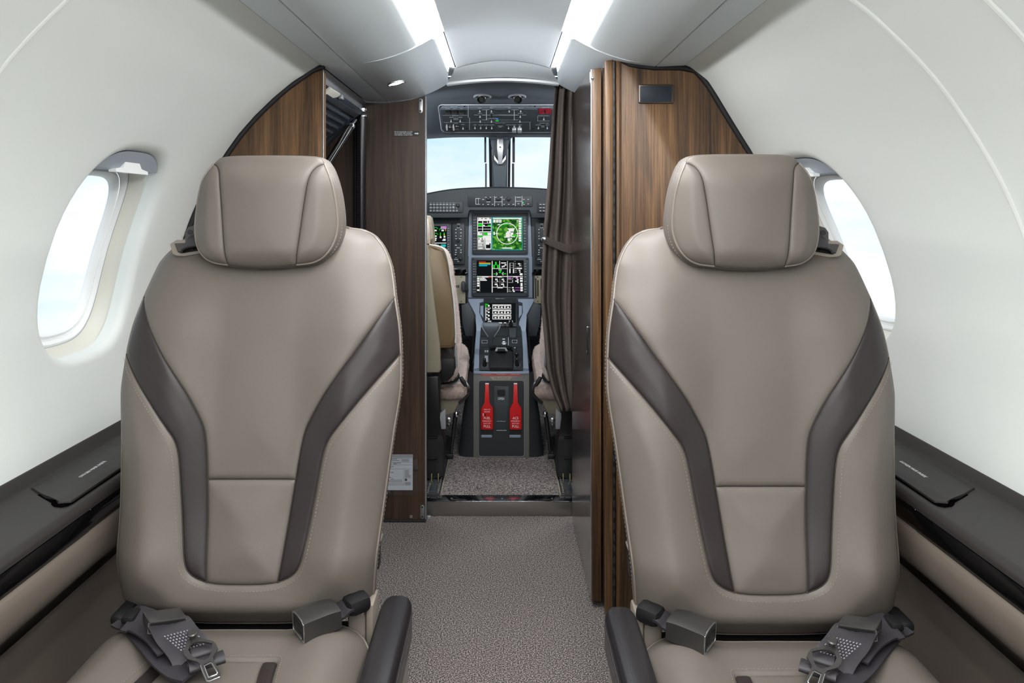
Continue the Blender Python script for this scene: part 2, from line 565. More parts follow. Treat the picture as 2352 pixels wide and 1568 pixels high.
def pad(name, curves, fn, m, parent, step=0.008, puff=0.005, rad=0.009, crown=0.0, crad=0.05, facing=(0, -1, 0), label=None):
    """an upholstered panel: the outline (a list of curves in 2D) filled, swollen away from its seams and laid on the surface fn(x, z, lift)"""
    poly = []
    for c in curves:
        q = resample(c, step * 0.6)
        poly += [tuple(v) for v in q[:-1]] if (len(poly) == 0 or True) else []
    # drop doubles
    pl = []
    for v in poly:
        if not pl or math.dist(v, pl[-1]) > step * 0.12: pl.append(v)
    if math.dist(pl[0], pl[-1]) < step * 0.12: pl.pop()
    poly = np.array(pl)
    lo, hi = poly.min(0), poly.max(0)
    h = step * 0.866
    pts = []
    for j in range(int((hi[1] - lo[1]) / h) + 2):
        xs = np.arange(lo[0] + (step / 2 if j % 2 else 0), hi[0], step)
        pts.append(np.stack([xs, np.full(len(xs), lo[1] + j * h)], 1))
    pts = np.vstack(pts)
    pts = pts[inside(pts, poly)]
    if len(pts): pts = pts[dist_to(pts, poly) > rad * 1.25]
    # rows close to the seam
    nx = np.roll(poly, -1, 0) - np.roll(poly, 1, 0)
    nx /= np.linalg.norm(nx, axis=1)[:, None] + 1e-12
    nr = np.stack([-nx[:, 1], nx[:, 0]], 1)
    area = 0.5 * np.sum(poly[:, 0] * np.roll(poly[:, 1], -1) - np.roll(poly[:, 0], -1) * poly[:, 1])
    if area < 0: nr = -nr
    allp = [poly]
    for k in (0.12, 0.45, 0.95):
        q = poly + nr * rad * k
        ok = inside(q, poly)
        q = q[ok]
        q = q[dist_to(q, poly) > rad * k * 0.93]
        allp.append(q)
    allp.append(pts)
    v = np.vstack(allp)
    nb = len(poly)
    res = delaunay_2d_cdt([Vector(q) for q in v], [(i, (i + 1) % nb) for i in range(nb)], [], 1, 1e-6)
    vv = np.array([tuple(q) for q in res[0]])
    d = dist_to(vv, poly)
    t = np.clip(d / rad, 0, 1)
    lift = puff * np.sqrt(np.clip(1 - (1 - t) ** 2, 0, 1)) + crown * (1 - np.exp(-(d / crad) ** 2))
    co = fn(vv[:, 0], vv[:, 1], lift)
    faces = [tuple(f) for f in res[2]]
    # consistent facing
    a, b, c = (co[[f[i] for f in faces]] for i in range(3))
    nn = np.cross(b - a, c - a)
    fl = nn @ np.array(facing)
    faces = [f if q > 0 else f[::-1] for f, q in zip(faces, fl)]
    return mesh(name, co, faces, m, parent, 'all', fix=False, label=label)

def loft(name, rings, m, parent=None, cap0=False, cap1=False, smooth=True, closed=True, label=None, kind=None):
    n = len(rings[0])
    v = [p for r in rings for p in r]
    f = []
    for i in range(len(rings) - 1):
        for j in range(n if closed else n - 1):
            f.append((i * n + j, i * n + (j + 1) % n, (i + 1) * n + (j + 1) % n, (i + 1) * n + j))
    if cap0: f.append(tuple(range(n)))
    if cap1: f.append(tuple((len(rings) - 1) * n + j for j in range(n)))
    return mesh(name, v, f, m, parent, smooth, label=label, kind=kind)

def sweep(name, prof, ys, m, parent=None, smooth=True, kind=None, label=None, fix=False):
    """a profile in (x, z) drawn along the cabin"""
    rings = [[(x, y, z) for x, z in prof] for y in ys]
    return loft(name, rings, m, parent, closed=False, smooth=smooth, kind=kind, label=label)

def structure(o, label=None):
    o['kind'] = 'structure'
    if label: o['label'] = label
    return o

def ribbon(name, path, wdir, width, thick, m, parent, n=5, label=None):
    """a flat strap along a path; wdir is its width direction (one vector, or one per point)"""
    path = [Vector(p) for p in (crs([tuple(q) for q in path], n) if n > 1 else path)]
    k = len(path)
    if isinstance(wdir, (list, tuple)) and isinstance(wdir[0], (list, tuple, Vector)):
        wd = crs([tuple(q) for q in wdir], n) if n > 1 else wdir
        wd = [Vector(q).normalized() for q in wd]
    else:
        wd = [Vector(wdir).normalized()] * k
    rings = []
    for i, p in enumerate(path):
        t = (path[min(i + 1, k - 1)] - path[max(i - 1, 0)]).normalized()
        w = (wd[i] - t * wd[i].dot(t)).normalized()
        u = t.cross(w)
        a, b = w * width / 2, u * thick / 2
        rings.append([p - a - b, p + a - b, p + a + b, p - a + b])
    return loft(name, rings, m, parent, True, True, smooth=50, label=label)

def stitches(name, path, m, parent, gap=0.0055, ln=0.0030, r=0.00048):
    """a row of thread stitches along a 3D path"""
    q = resample([tuple(p) for p in path], gap)
    b = MB()
    for i in range(len(q) - 1):
        a, c = Vector(q[i]), Vector(q[i + 1])
        t = (c - a).normalized()
        b.tube([a, a + t * ln * 0.5, a + t * ln], [r * 0.6, r, r * 0.6], 4, True)
    return b.build(name, m, parent, True, kind='stuff')

def lathe(name, prof, c, axis, m, parent=None, n=24, smooth=True, cap=True, label=None):
    """turned shape: prof is (radius, height along axis)"""
    ax = Vector(axis).normalized(); u = ax.orthogonal().normalized(); w = ax.cross(u)
    rings = [[Vector(c) + ax * h + (u * math.cos(2 * math.pi * j / n) + w * math.sin(2 * math.pi * j / n)) * r for j in range(n)] for r, h in prof]
    return loft(name, rings, m, parent, cap, cap, smooth, label=label)

# ================================================================== THE SETTING
WIDE = crs([(.457, 1.394), (.480, 1.382), (.515, 1.358), (.562, 1.322), (.640, 1.245), (.695, 1.172), (.745, 1.09), (.782, 1.01), (.808, .93), (.824, .85), (.829, .77), (.822, .69), (.800, .594)], 8)
NARROW = crs([(.457, 1.394), (.490, 1.378), (.522, 1.340), (.551, 1.292), (.594, 1.222), (.625, 1.172), (.672, 1.09), (.716, 1.01), (.750, .93), (.776, .85), (.792, .77), (.800, .69), (.800, .594)], 8)
ZW = np.array([p[1] for p in WIDE])[::-1]; XW = np.array([p[0] for p in WIDE])[::-1]
ZN = np.array([p[1] for p in NARROW])[::-1]; XN = np.array([p[0] for p in NARROW])[::-1]

def wall_x(sg, y, z):
    y = np.asarray(y, float); z = np.asarray(z, float)
    a = np.interp(z, ZW, XW)
    if sg < 0: return sg * a
    t = np.clip((y - 1.10) / 0.66, 0, 1); t = t * t * (3 - 2 * t)
    return sg * (a * (1 - t) + np.interp(z, ZN, XN) * t)

Y0, Y1 = -1.5, 1.80
WIN = {-1: [(1.434, .945), (.60, .945), (-.23, .945)], 1: [(1.622, .945), (.79, .945), (-.04, .945)]}
WA, WB = .155, .203

def wloop(yc, zc, a, b, n=56, e=3.0):
    o = []
    for i in range(n):
        t = 2 * math.pi * i / n
        c, s = math.cos(t), math.sin(t)
        o.append((yc + a * math.copysign(abs(c) ** (2 / e), c), zc + b * math.copysign(abs(s) ** (2 / e), s)))
    return o

def side_wall(sg, name):
    holes = [wloop(y, z, WA + .018, WB + .018) for y, z in WIN[sg]]
    zt, zb = 1.394, .572
    bd = [(y, zb) for y in np.linspace(Y0, Y1, 67)] + [(Y1, z) for z in np.linspace(zb, zt, 20)[1:-1]] + [(y, zt) for y in np.linspace(Y1, Y0, 67)] + [(Y0, z) for z in np.linspace(zt, zb, 20)[1:-1]]
    pts = []
    zs = list(np.linspace(zb, 1.32, 26))[1:] + list(np.linspace(1.32, zt, 10))[1:-1]
    for j, z in enumerate(zs):
        pts += [(y, z) for y in np.arange(Y0 + (.02 if j % 2 else .035), Y1 - .01, .03)]
    pts = np.array(pts)
    for h in holes:
        h = np.array(h)
        pts = pts[~inside(pts, h)]
        pts = pts[dist_to(pts, h) > .012]
    v = bd + [q for h in holes for q in h]
    ed = [(i, (i + 1) % len(bd)) for i in range(len(bd))]
    k = len(bd)
    for h in holes:
        ed += [(k + i, k + (i + 1) % len(h)) for i in range(len(h))]; k += len(h)
    v = v + [tuple(q) for q in pts]
    res = delaunay_2d_cdt([Vector(q) for q in v], ed, [], 0, 1e-6)
    vv = np.array([tuple(q) for q in res[0]])
    fc = [tuple(f) for f in res[2]]
    cen = np.array([vv[list(f)].mean(0) for f in fc])
    keep = np.ones(len(fc), bool)
    for h in holes: keep &= ~inside(cen, np.array(h))
    fc = [f for f, q in zip(fc, keep) if q]
    co = [(float(wall_x(sg, y, z)), y, z) for y, z in vv]
    # rounded rims turning out into the window tunnels
    n = 56
    for yc, zc in WIN[sg]:
        base = len(co)
        rings = []
        for th in range(0, 100, 15):
            a = math.radians(th)
            g = .018 - .018 * math.sin(a); dp = .018 * (1 - math.cos(a))
            rings.append((g, dp))
        rings.append((-.001, .034))
        for g, dp in rings:
            lp = wloop(yc, zc, WA + g, WB + g)
            co += [(float(wall_x(sg, y, z)) + sg * dp, y, z) for y, z in lp]
        for r in range(len(rings) - 1):
            for j in range(n):
                q = (base + r * n + j, base + r * n + (j + 1) % n, base + (r + 1) * n + (j + 1) % n, base + (r + 1) * n + j)
                fc.append(q)
    o = mesh(name, co, fc, M['wall'], None, 'all', fix=False)
    b = bmesh.new(); b.from_mesh(o.data)
    bmesh.ops.remove_doubles(b, verts=b.verts, dist=1e-5)
    bmesh.ops.recalc_face_normals(b, faces=b.faces)
    b.to_mesh(o.data); b.free()
    return structure(o, 'pale grey-white curved cabin sidewall with oval windows')

side_wall(-1, 'wall_left')
side_wall(1, 'wall_right')

def window(sg, idx, yc, zc, shade=True):
    def ring(g, dp):
        return [(float(wall_x(sg, y, z)) + sg * dp, y, z) for y, z in wloop(yc, zc, WA + g, WB + g)]
    w = loft('window_%d' % idx, [ring(.004, .034), ring(-.006, .052), ring(-.018, .060)], M['cream_r'], None)
    structure(w)
    g1 = loft('window_gasket', [ring(-.0182, .0598), ring(-.0195, .0605)], M['shade'], w)
    loft('window_frame', [ring(-.0195, .0605), ring(-.024, .058), ring(-.028, .060), ring(-.030, .066), ring(-.034, .066)], M['reveal'], w, smooth=50)
    loft('window_frame', [ring(-.034, .067), ring(-.040, .063), ring(-.047, .068), ring(-.049, .077)], M['reveal'], w, smooth=50)
    p = ring(-.0485, .075)
    mesh('pane', p, [tuple(range(len(p)))], M['pane'], w, fix=False)
    if shade:
        top = [q for q in wloop(yc, zc, WA - .002, WB - .002, 112) if q[1] > zc + WB - .040]
        top.sort(key=lambda q: q[0])
        zl = zc + WB - .040
        def slab(d0, d1, out):
            pts = top
            f = [(float(wall_x(sg, y, z)) + sg * d0, y, z) for y, z in pts]
            b = [(float(wall_x(sg, y, z)) + sg * d1, y, z) for y, z in pts]
            k = len(pts)
            return mesh('window_shade', f + b, [tuple(range(k)), tuple(range(2 * k - 1, k - 1, -1))] + [(i, (i + 1) % k, k + (i + 1) % k, k + i) for i in range(k)], M['shade'], out)
        s = slab(.014, .050, w)
        x = float(wall_x(sg, yc, zl)) + sg * .010
        b = MB()
        pr = [(-.062, .002), (-.035, .006), (-.028, .017), (.028, .017), (.036, .006), (.062, .002), (.062, -.004), (-.062, -.004)]
        v = [(x - sg * .006, yc + y, zl + z) for y, z in pr] + [(x + sg * .008, yc + y, zl + z) for y, z in pr]
        k = len(pr)
        mesh('pull_tab', v, [tuple(range(k)), tuple(range(2 * k - 1, k - 1, -1))] + [(i, (i + 1) % k, k + (i + 1) % k, k + i) for i in range(k)], M['reveal'], s)
    return w

n_ = 1
for sg in (-1, 1):
    for yc, zc in WIN[sg]:
        window(sg, n_, yc, zc, True); n_ += 1

# panel joints of the right wall: raised beads
for i, (sg, yy, s) in enumerate(((1, 1.085, .005), (1, .885, .005), (-1, .95, .004))):
    path = [(float(wall_x(sg, yy, z)) + sg * .0015, yy, z) for z in np.linspace(1.392, .60, 40)]
    b = MB(); b.tube(path, s, 8)
    structure(b.build('trim_%d' % (i + 1), M['bead'], None, True))

# outer skin behind the panels, so that no daylight leaks through the joints
def skin(y, k):
    zs = list(np.linspace(-.06, .60, 4)) + list(np.linspace(.66, 1.385, 12))
    lt = [(float(wall_x(-1, 1.8, max(z, .60))) - .02 - k, y, z) for z in zs]
    rt = [(float(wall_x(1, 1.8, max(z, .60))) + .02 + k, y, z) for z in zs]
    return lt + [(-.42, y, 1.45), (-.36, y, 1.57), (.36, y, 1.57), (.42, y, 1.45)] + rt[::-1]
loft('wall_outer', [skin(1.802, 0), skin(2.0, .01), skin(2.43, .01)], M['black'], None, closed=True, smooth=False)['kind'] = 'structure'
# roof backing above the headliner
mesh('wall_roof', [(-.50, Y0, 1.41), (-.50, 2.44, 1.41), (-.36, 2.44, 1.57), (-.36, Y0, 1.57), (.36, Y0, 1.57), (.36, 2.44, 1.57), (.50, 2.44, 1.41), (.50, Y0, 1.41)],
     [(0, 1, 2, 3), (3, 2, 5, 4), (4, 5, 6, 7)], M['black'], None, fix=False)['kind'] = 'structure'
# aft end of the cabin, behind the photographer
af = [(-.80, 0), (-.83, .77), (-.78, 1.01), (-.64, 1.245), (-.457, 1.394), (-.36, 1.57), (.36, 1.57), (.457, 1.394), (.64, 1.245), (.78, 1.01), (.83, .77), (.80, 0)]
structure(solid('wall_aft', [(x, Y0 - .03, z) for x, z in af], (0, 1, 0), .03, M['wall']))

# floors
structure(mesh('floor', [(-.85, Y0, 0), (.85, Y0, 0), (.85, 2.43, 0), (-.85, 2.43, 0)], [(0, 1, 2, 3)], M['carpet'], None, fix=False), 'grey speckled carpet of the cabin aisle')

# ceiling: outer strips, headliner halves, cove, domes
for k, sg in enumerate((-1, 1)):
    sweep('ceiling_strip', [(sg * x, z) for x, z in ((.4555, 1.397), (.4545, 1.3925), (.452, 1.3915), (.386, 1.3885), (.3838, 1.389), (.3835, 1.394))], (Y0, 2.38 if sg < 0 else 1.80), M['ceil_fab'], None, 30)['kind'] = 'structure'
    sweep('ceiling_joint', [(sg * x, z) for x, z in ((.470, 1.402), (.370, 1.395))], (Y0, 2.38), M['seam'], None, False)['kind'] = 'structure'
    a = [(.3815, 1.394), (.381, 1.3895), (.379, 1.389)] + crs([(.379, 1.389), (.335, 1.3946), (.285, 1.4070), (.235, 1.4255), (.212, 1.4385)], 4)[1:] + [(.207, 1.446), (.2045, 1.450), (.2045, 1.458)]
    sweep('ceiling_headliner', [(sg * x, z) for x, z in a], (Y0, 1.785), M['ceil_fab'], None, 60)['kind'] = 'structure'
FPROF = [(.379, 1.389), (.340, 1.3935), (.300, 1.4005), (.262, 1.4115), (.230, 1.4245), (.200, 1.440), (.176, 1.4535)]
def fprof(x):
    q = FPROF[::-1]
    return float(np.interp(abs(x), [p[0] for p in q], [p[1] for p in q]))
for sg in (-1, 1):
    f = [(.3815, 1.394), (.381, 1.3895)] + crs(FPROF, 4) + [(.172, 1.4555), (.1700, 1.4580), (.1700, 1.4605)]
    o = sweep('ceiling_headliner', [(sg * x, z) for x, z in f], (1.772, 2.22, 2.385), M['ceil'], None, 60)
    for v in o.data.vertices:       # the front end droops into the cockpit arch
        if v.co.y > 2.3 and abs(v.co.x) < .185:
            v.co.x = math.copysign(.182, v.co.x); v.co.z = min(v.co.z, 1.4545)
    structure(o)
    e = [(x, z) for x, z in FPROF] + [(.1695, 1.4575), (.1695, 1.53), (.379, 1.53)]
    structure(solid('ceiling_step', [(sg * x, 1.776, z) for x, z in e], (0, -1, 0), .004, M['ceil']))

def arch(hw, ze, zm, n=16):
    return [(hw * (2 * i / n - 1), ze + (zm - ze) * (1 - (2 * i / n - 1) ** 2)) for i in range(n + 1)]
sweep('ceiling_dome', arch(.145, 1.4725, 1.4965), (Y0, 2.2345), M['dome'], None, 30)['kind'] = 'structure'
for sg in (-1, 1):
    mesh('ceiling_joint', [(sg * .1445, 1.6965, 1.4745), (sg * .172, 1.690, 1.4735), (sg * .172, 1.694, 1.4735), (sg * .1445, 1.7015, 1.4745)], [(0, 1, 2, 3)], M['seam'], None, fix=False)['kind'] = 'structure'
    mesh('ceiling_flange', [(sg * .147, 1.69, 1.4755), (sg * .20, 1.69, 1.4755), (sg * .20, 2.38, 1.4755), (sg * .147, 2.38, 1.4755)], [(0, 1, 2, 3)], M['dome'], None, fix=False)['kind'] = 'structure'
# lower dome to the cockpit arch
loft('ceiling_front_panel', [[(x, 2.2345, z) for x, z in arch(.150, 1.4715, 1.4965)], [(x, 2.29, z - .001) for x, z in arch(.160, 1.466, 1.487)], [(x, 2.37, z) for x, z in arch(.184, 1.4530, 1.4695)]], M['dome'], None, closed=False)['kind'] = 'structure'
sweep('ceiling_joint', arch(.147, 1.4715, 1.4958), (2.2330, 2.2362), M['seam'], None, False)['kind'] = 'structure'
for sg in (-1, 1):
    mesh('ceiling_joint', [(sg * .1445, 1.70, 1.4755), (sg * .1495, 1.70, 1.4755), (sg * .1495, 2.24, 1.4755), (sg * .1445, 2.24, 1.4755)], [(0, 1, 2, 3)], M['seam'], None, fix=False)['kind'] = 'structure'
# pale arch trim above the cockpit opening
ar = arch(.186, 1.4515, 1.4655)
structure(loft('trim_arch', [[(x, 2.368, z) for x, z in ar], [(x, 2.370, z + .001) for x, z in ar], [(x, 2.376, z - .0065) for x, z in ar], [(x, 2.404, z - .0065) for x, z in ar], [(x, 2.406, z + .02) for x, z in ar]], M['arch'], None, closed=False, smooth=30))

# the cove lights: real LED diffusers along both sides of the dome
for sg in (-1, 1):
    t = thing('cove_light', 'glowing white LED strip in the ceiling cove, %s' % ('on the side of the stair door' if sg < 0 else 'on the side of the folding door'), 'light', (sg * .2, 0, 1.47), 'LED strips of the ceiling cove')
    b = MB()
    for xa, xb, z0, z1, ya, yb_, k in ((.2035, .1448, 1.4545, 1.4729, Y0, 1.774, 'led'), (.1695, .1665, 1.4595, 1.4755, 1.778, 2.225, 'led2')):
        v = [(sg * xa, ya, z0), (sg * xa, yb_, z0), (sg * xb, yb_, z1), (sg * xb, ya, z1)]
        mesh('diffuser', v, [(0, 1, 2, 3) if sg > 0 else (3, 2, 1, 0)], M[k], t, fix=False)
    mesh('front_cheek', [(sg * .1700, 2.2245, 1.4570), (sg * .1665, 2.2245, 1.4765), (sg * .150, 2.2345, 1.4765), (sg * .180, 2.375, 1.4765), (sg * .1835, 2.375, 1.4535)], [(0, 1, 4), (1, 3, 4), (1, 2, 3)], M['arch'], t, fix=False)
    mesh('end_cap', [(sg * .206, 1.7755, 1.453), (sg * .168, 1.7755, 1.453), (sg * .168, 1.7755, 1.48), (sg * .206, 1.7755, 1.48)], [(0, 1, 2, 3)], M['ceil'], t, fix=False)

# fill lights added further aft, out of view, to brighten the cabin
for sg in (-1, 1):
    for y in (-1.0, -.35, .3):
        ld = bpy.data.lights.new('cabin_fill_light', 'AREA')
        ld.shape = 'DISK'; ld.size = .09; ld.energy = CABIN_FILL_W; ld.color = (1.0, .965, .92)
        lo = bpy.data.objects.new('cabin_fill_light', ld)
        lo.location = (sg * .30, y, 1.400)
        lo.rotation_euler = (math.radians(24), 0, 0)
        COL.objects.link(lo)

for sg in (-1, 1):  # added fill lights hidden behind the partition, to brighten the cockpit
    ld = bpy.data.lights.new('cockpit_fill_light', 'AREA')
    ld.shape = 'RECTANGLE'; ld.size = .16; ld.size_y = .05; ld.energy = COCKPIT_FILL_W; ld.color = (.94, .975, 1.0)
    lo = bpy.data.objects.new('cockpit_fill_light', ld)
    lo.location = (sg * .36, 2.52, 1.37)
    lo.rotation_euler = (math.radians(36), 0, math.radians(sg * 22))
    COL.objects.link(lo)

# ------------------------------------------------------------------ side ledges
for sg in (-1, 1):
    t = thing('side_ledge', 'dark brown sidewall ledge with oxygen mask lid beside the seat %s' % ('nearest the stair door' if sg < 0 else 'nearest the folding door'), 'ledge', (sg * .72, .2, 0), 'sidewall ledges')
    def sw(name, pr, m, y0=Y0, y1=1.78, sm=50, **k):
        return sweep(name, [(sg * x, z) for x, z in pr], (y0, y1), M[m], t, sm, fix=True, **k)
    sw('ledge_top', [(.7985, .5925), (.7965, .5935), (.795, .593)] + [(.7925, .5925), (.7805, .5795), (.7770, .5767)] + crs([(.772, .5755), (.720, .574), (.672, .573), (.660, .5715), (.653, .566), (.651, .5585)], 4) + [(.655, .5575)], 'ledge')
    sw('gloss_strip', [(.656, .5575), (.6515, .5565), (.650, .552), (.652, .530), (.655, .522), (.66, .521)], 'gloss', Y0, 1.1365, 30)
    sw('gloss_strip', [(.656, .5575), (.6525, .5565), (.651, .552), (.653, .530), (.656, .522), (.66, .521)], 'gloss', 1.1375, 1.78, 30)
    sw('lower_panel', [(.66, .5225), (.650, .520)] + crs([(.650, .520), (.645, .508), (.645, .485), (.653, .466), (.676, .446)], 4)[1:] + crs([(.676, .446), (.705, .41), (.722, .32), (.728, .15), (.730, .0)], 4)[1:], 'lower')
    sw('pocket_panel', crs([(.682, .425), (.696, .40), (.709, .34), (.716, .25), (.719, .12), (.720, .02)], 4), 'lower', .2, 1.34, 40)
    # lid of the oxygen mask box, with a finger notch
    pl = Plane((0, 0, .5745), (0, 0, 1))
    ly = [(.770, 1.172), (.770, 1.385), (.672, 1.385), (.672, 1.118), (.690, 1.114), (.702, 1.128), (.724, 1.137), (.740, 1.150)]
    solid('oxygen_mask_lid', [(sg * x, y, .5735) for x, y in ly], (0, 0, 1), .0048, M['ledge'], t, .002)
    solid('finger_notch', [(sg * x, y, .5735) for x, y in ((.671, 1.120), (.671, 1.110), (.679, 1.104), (.692, 1.107), (.701, 1.115), (.716, 1.139), (.700, 1.134))], (0, 0, 1), .0018, M['void'], t)
    solid('lid_gap', [(sg * x, y, .5735) for x, y in ((.7725, 1.169), (.7725, 1.3875), (.6695, 1.3875), (.6695, 1.116), (.690, 1.1105))], (0, 0, 1), .0012, M['void'], t)
    tp = Plane((0, 0, .579), (0, 0, 1))
    text('OXYGEN MASK INSIDE', 0, 0, 0, tp, M['white'], t, adv=(0, -sg, 0), size=.0061, at=(sg * .716, 1.255, .5787), sx=.88)

# ------------------------------------------------------------------ wooden front bulkheads
# left: one panel between wall and stair door
def prof_pts(sg, y, z0, z1, n, inset):
    zs = np.linspace(z0, z1, n)
    return [(float(wall_x(sg, y, z)) - sg * inset, z) for z in zs]
t = thing('wooden_bulkhead', 'brown walnut bulkhead panel between the curved wall and the stair door opening', 'partition', (-.62, 1.81, 0))
lp = [(-.452, 0.0), (-.452, 1.384)] + [(x, z) for x, z in prof_pts(-1, 1.8, 1.376, .62, 36, .012)] + [(-.70, .58), (-.70, 0.0)]
solid('front_panel', [(x, 1.835, z) for x, z in lp], (0, -1, 0), .035, M['wood'], t, .002)
solid('edge_strip', [(x, 1.802, z) for x, z in ((-.4515, 0.0), (-.4485, 0.0), (-.4485, 1.386), (-.4515, 1.386))], (0, -1, 0), .003, M['alu'], t, .001)
b = MB()
gp = [(-.447, 1.3895), (-.458, 1.3875)] + [(x, z) for x, z in prof_pts(-1, 1.8, 1.380, .60, 40, .006)]
b.tube([(x, 1.800, z) for x, z in gp], .007, 8)
b.build('edge_gasket', M['gasket'], t, True)

# right: wardrobe
t = thing('wardrobe', 'tall walnut wardrobe with small dark display beside the folding door', 'cabinet', (.5, 1.81, 0))
rp = [(.296, 0.0), (.296, 1.401)] + [(x, fprof(x) - .004) for x in np.linspace(.32, .379, 4)] + [(.40, 1.3845), (.44, 1.3835)] + [(x, z) for x, z in prof_pts(1, 1.8, 1.376, .62, 36, .012)] + [(.70, .58), (.70, 0.0)]
solid('front_panel', [(x, 1.835, z) for x, z in rp], (0, -1, 0), .035, M['wood'], t, .002)
solid('edge_post', [(x, 1.836, z) for x, z in ((.2838, 0.0), (.2965, 0.0), (.2965, 1.402), (.2838, 1.409))], (0, -1, 0), .040, M['wood'], t, .005)
solid('body', [(x, 2.37, z) for x, z in ((.292, 0), (.292, 1.395), (.42, 1.37), (.60, 1.15), (.69, .98), (.69, 0))], (0, -1, 0), .534, M['wood_shaded'], t)
b = MB()
gp = [(.2845, 1.4125), (.296, 1.4075)] + [(x, fprof(x) - .001) for x in np.linspace(.32, .379, 4)] + [(.41, 1.388), (.448, 1.3875)] + [(x, z) for x, z in prof_pts(1, 1.8, 1.380, .60, 40, .006)]
b.tube([(x, 1.800, z) for x, z in gp], .0075, 8)
b.build('edge_gasket', M['gasket'], t, True)
pl = D(1.80)
d_ = prect('display_bezel', 1466, 194, 1547, 238, pl, .006, M['bezel'], t, 3, .003)
prect('display_glass', 1470, 198, 1542, 234, pl, .0015, M['glassdark'], t, 2, .0005, .0058)
b = MB()
b.box((0, 0, 0), (.012, .010, .0))
# keyhole escutcheon low beside the seat
rbox('door_pull', P(1458, 1353, 1.795), (.010, .012, .030), .004, M['chrome'], t)

# folding door leaves stowed along the wardrobe
t = thing('folding_door', 'glossy dark walnut folding door stowed along the aisle beside the wardrobe', 'door', (.25, 2.1, 0))
lf = solid('leaf', [(.229, 1.872, .022), (.229, 2.375, .022), (.229, 2.375, 1.408), (.229, 1.872, 1.398)], (1, 0, 0), .024, M['wood_g'], t)
solid('edge_board', [(.2305, 1.874, .018), (.2555, 1.874, .018), (.2555, 1.874, 1.400), (.2305, 1.874, 1.396)], (0, -1, 0), .016, M['wood'], lf, .004)
solid('edge_trim', [(.2283, 1.874, .02), (.2303, 1.874, .02), (.2303, 1.874, 1.396), (.2283, 1.874, 1.396)], (0, -1, 0), .010, M['alu'], lf)
lf2 = solid('leaf', [(.2575, 1.815, .018), (.2575, 2.34, .018), (.2575, 2.34, 1.400), (.2575, 1.815, 1.400)], (1, 0, 0), .019, M['wood_g'], t)
solid('edge_board', [(.2570, 1.817, .014), (.2765, 1.817, .014), (.2765, 1.817, 1.409), (.2570, 1.817, 1.405)], (0, -1, 0), .017, M['wood'], lf2, .004)
b = MB(); b.tube([(.2792, 1.803, .03), (.2792, 1.803, 1.405)], .0032, 8); b.box((.2795, 1.812, .7), (.006, .010, 1.38))
hg = b.build('piano_hinge', M['black'], t)
b = MB(); b.tube([(0, 0, -.0080), (0, 0, .0080)], .0036, 8)
k0 = b.build('hinge_knuckle', M['grey_dd'], hg, True)
k0.location = (.2792, 1.8025, .07)
for i in range(1, 48):
    c = k0.copy(); c.location = (.2792, 1.8025, .07 + i * .0282); COL.objects.link(c)
# flush pull on the leaf, facing the aisle
rbox('flush_pull', (.2285, 1.945, .678), (.003, .022, .074), .001, M['black'], t)
rbox('pull_plate', (.2278, 1.945, .710), (.003, .018, .014), .001, M['chrome'], t)
rbox('pull_plate', (.2278, 1.945, .648), (.003, .018, .010), .001, M['chrome'], t)
rbox('strike_plate', P(1357, 178, 1.868), (.006, .004, .030), .002, M['alu'], t)
lathe('bumper_stud', [(.0035, 0), (.0035, .004), (.002, .0055)], P(1360, 179, 1.857), (0, -1, 0), M['alu'], t, 12)

# ------------------------------------------------------------------ the partition before the cockpit, on the left
t = thing('cockpit_partition', 'walnut partition panel with painted-in shade beside the cockpit opening, behind the black handrail', 'partition', (-.40, 2.39, 0))
pp = [(-.2585, -.0), (-.2585, fprof(.2585) - .003)] + [(-x, fprof(x) - .003) for x in np.linspace(.27, .379, 8)] + [(-.40, 1.385), (-.455, 1.386), (-.475, 1.345), (-.56, 1.262), (-.66, 1.16), (-.72, 1.0), (-.76, .7), (-.76, .0)]
solid('front_panel', [(x, 2.402, z) for x, z in pp], (0, -1, 0), .022, M['wood_shaded'], t)
rbox('edge_trim', (-.2563, 2.394, .705), (.0045, .026, 1.408), .0015, M['silver'], t)
pl = D(2.380)
for (x, y0, y1) in ((966, 226, 260), (970, 1159, 1191)):
    lp_ = prect('latch_plate', x - 5, y0, x + 5, y1, pl, .003, M['alu'], t, 4.8, .001)
    for yy in (y0 + 5, y1 - 5):
        lathe('screw', [(.0035, 0), (.0035, .0012), (.002, .0016)], pl.hit(x, yy, .003), (0, -1, 0), M['gunmetal'], lp_, 10)
lathe('screw', [(.0055, 0), (.0055, .0015), (.003, .0022)], pl.hit(944.5, 1186, 0), (0, -1, 0), M['alu'], t, 14)
b = MB(); b.tube([(-.254, 2.379, .0), (-.77, 2.379, .0)], .008, 6)
b.build('carpet_edge', M['black_r'], t, True)

t = thing('placard', 'small black fire extinguisher placard with white lettering and arrow on the dark partition', 'sign', P(934, 306, 2.379))
prect('plate', 904, 300.5, 963, 312.5, pl, .0012, M['black'], t, .6)
for i, (s, w) in enumerate((('FIRE EXTINGUISHER LOCATED', 46), ('ON COCKPIT SIDE ON BULK-', 43), ('HEAD BEHIND CO-PILOT SEAT', 46))):
    text(s, 905.5, 302.9 + i * 3.55, 2.5, pl, M['white'], t, off=.0014, align='LEFT', sx=.86)
aw = [(952.5, 305.4), (958.5, 305.4), (958.5, 303.9), (961.8, 306.6), (958.5, 309.2), (958.5, 307.8), (952.5, 307.8)]
plate('arrow', aw, pl, .0004, M['white'], t, off=.0012)

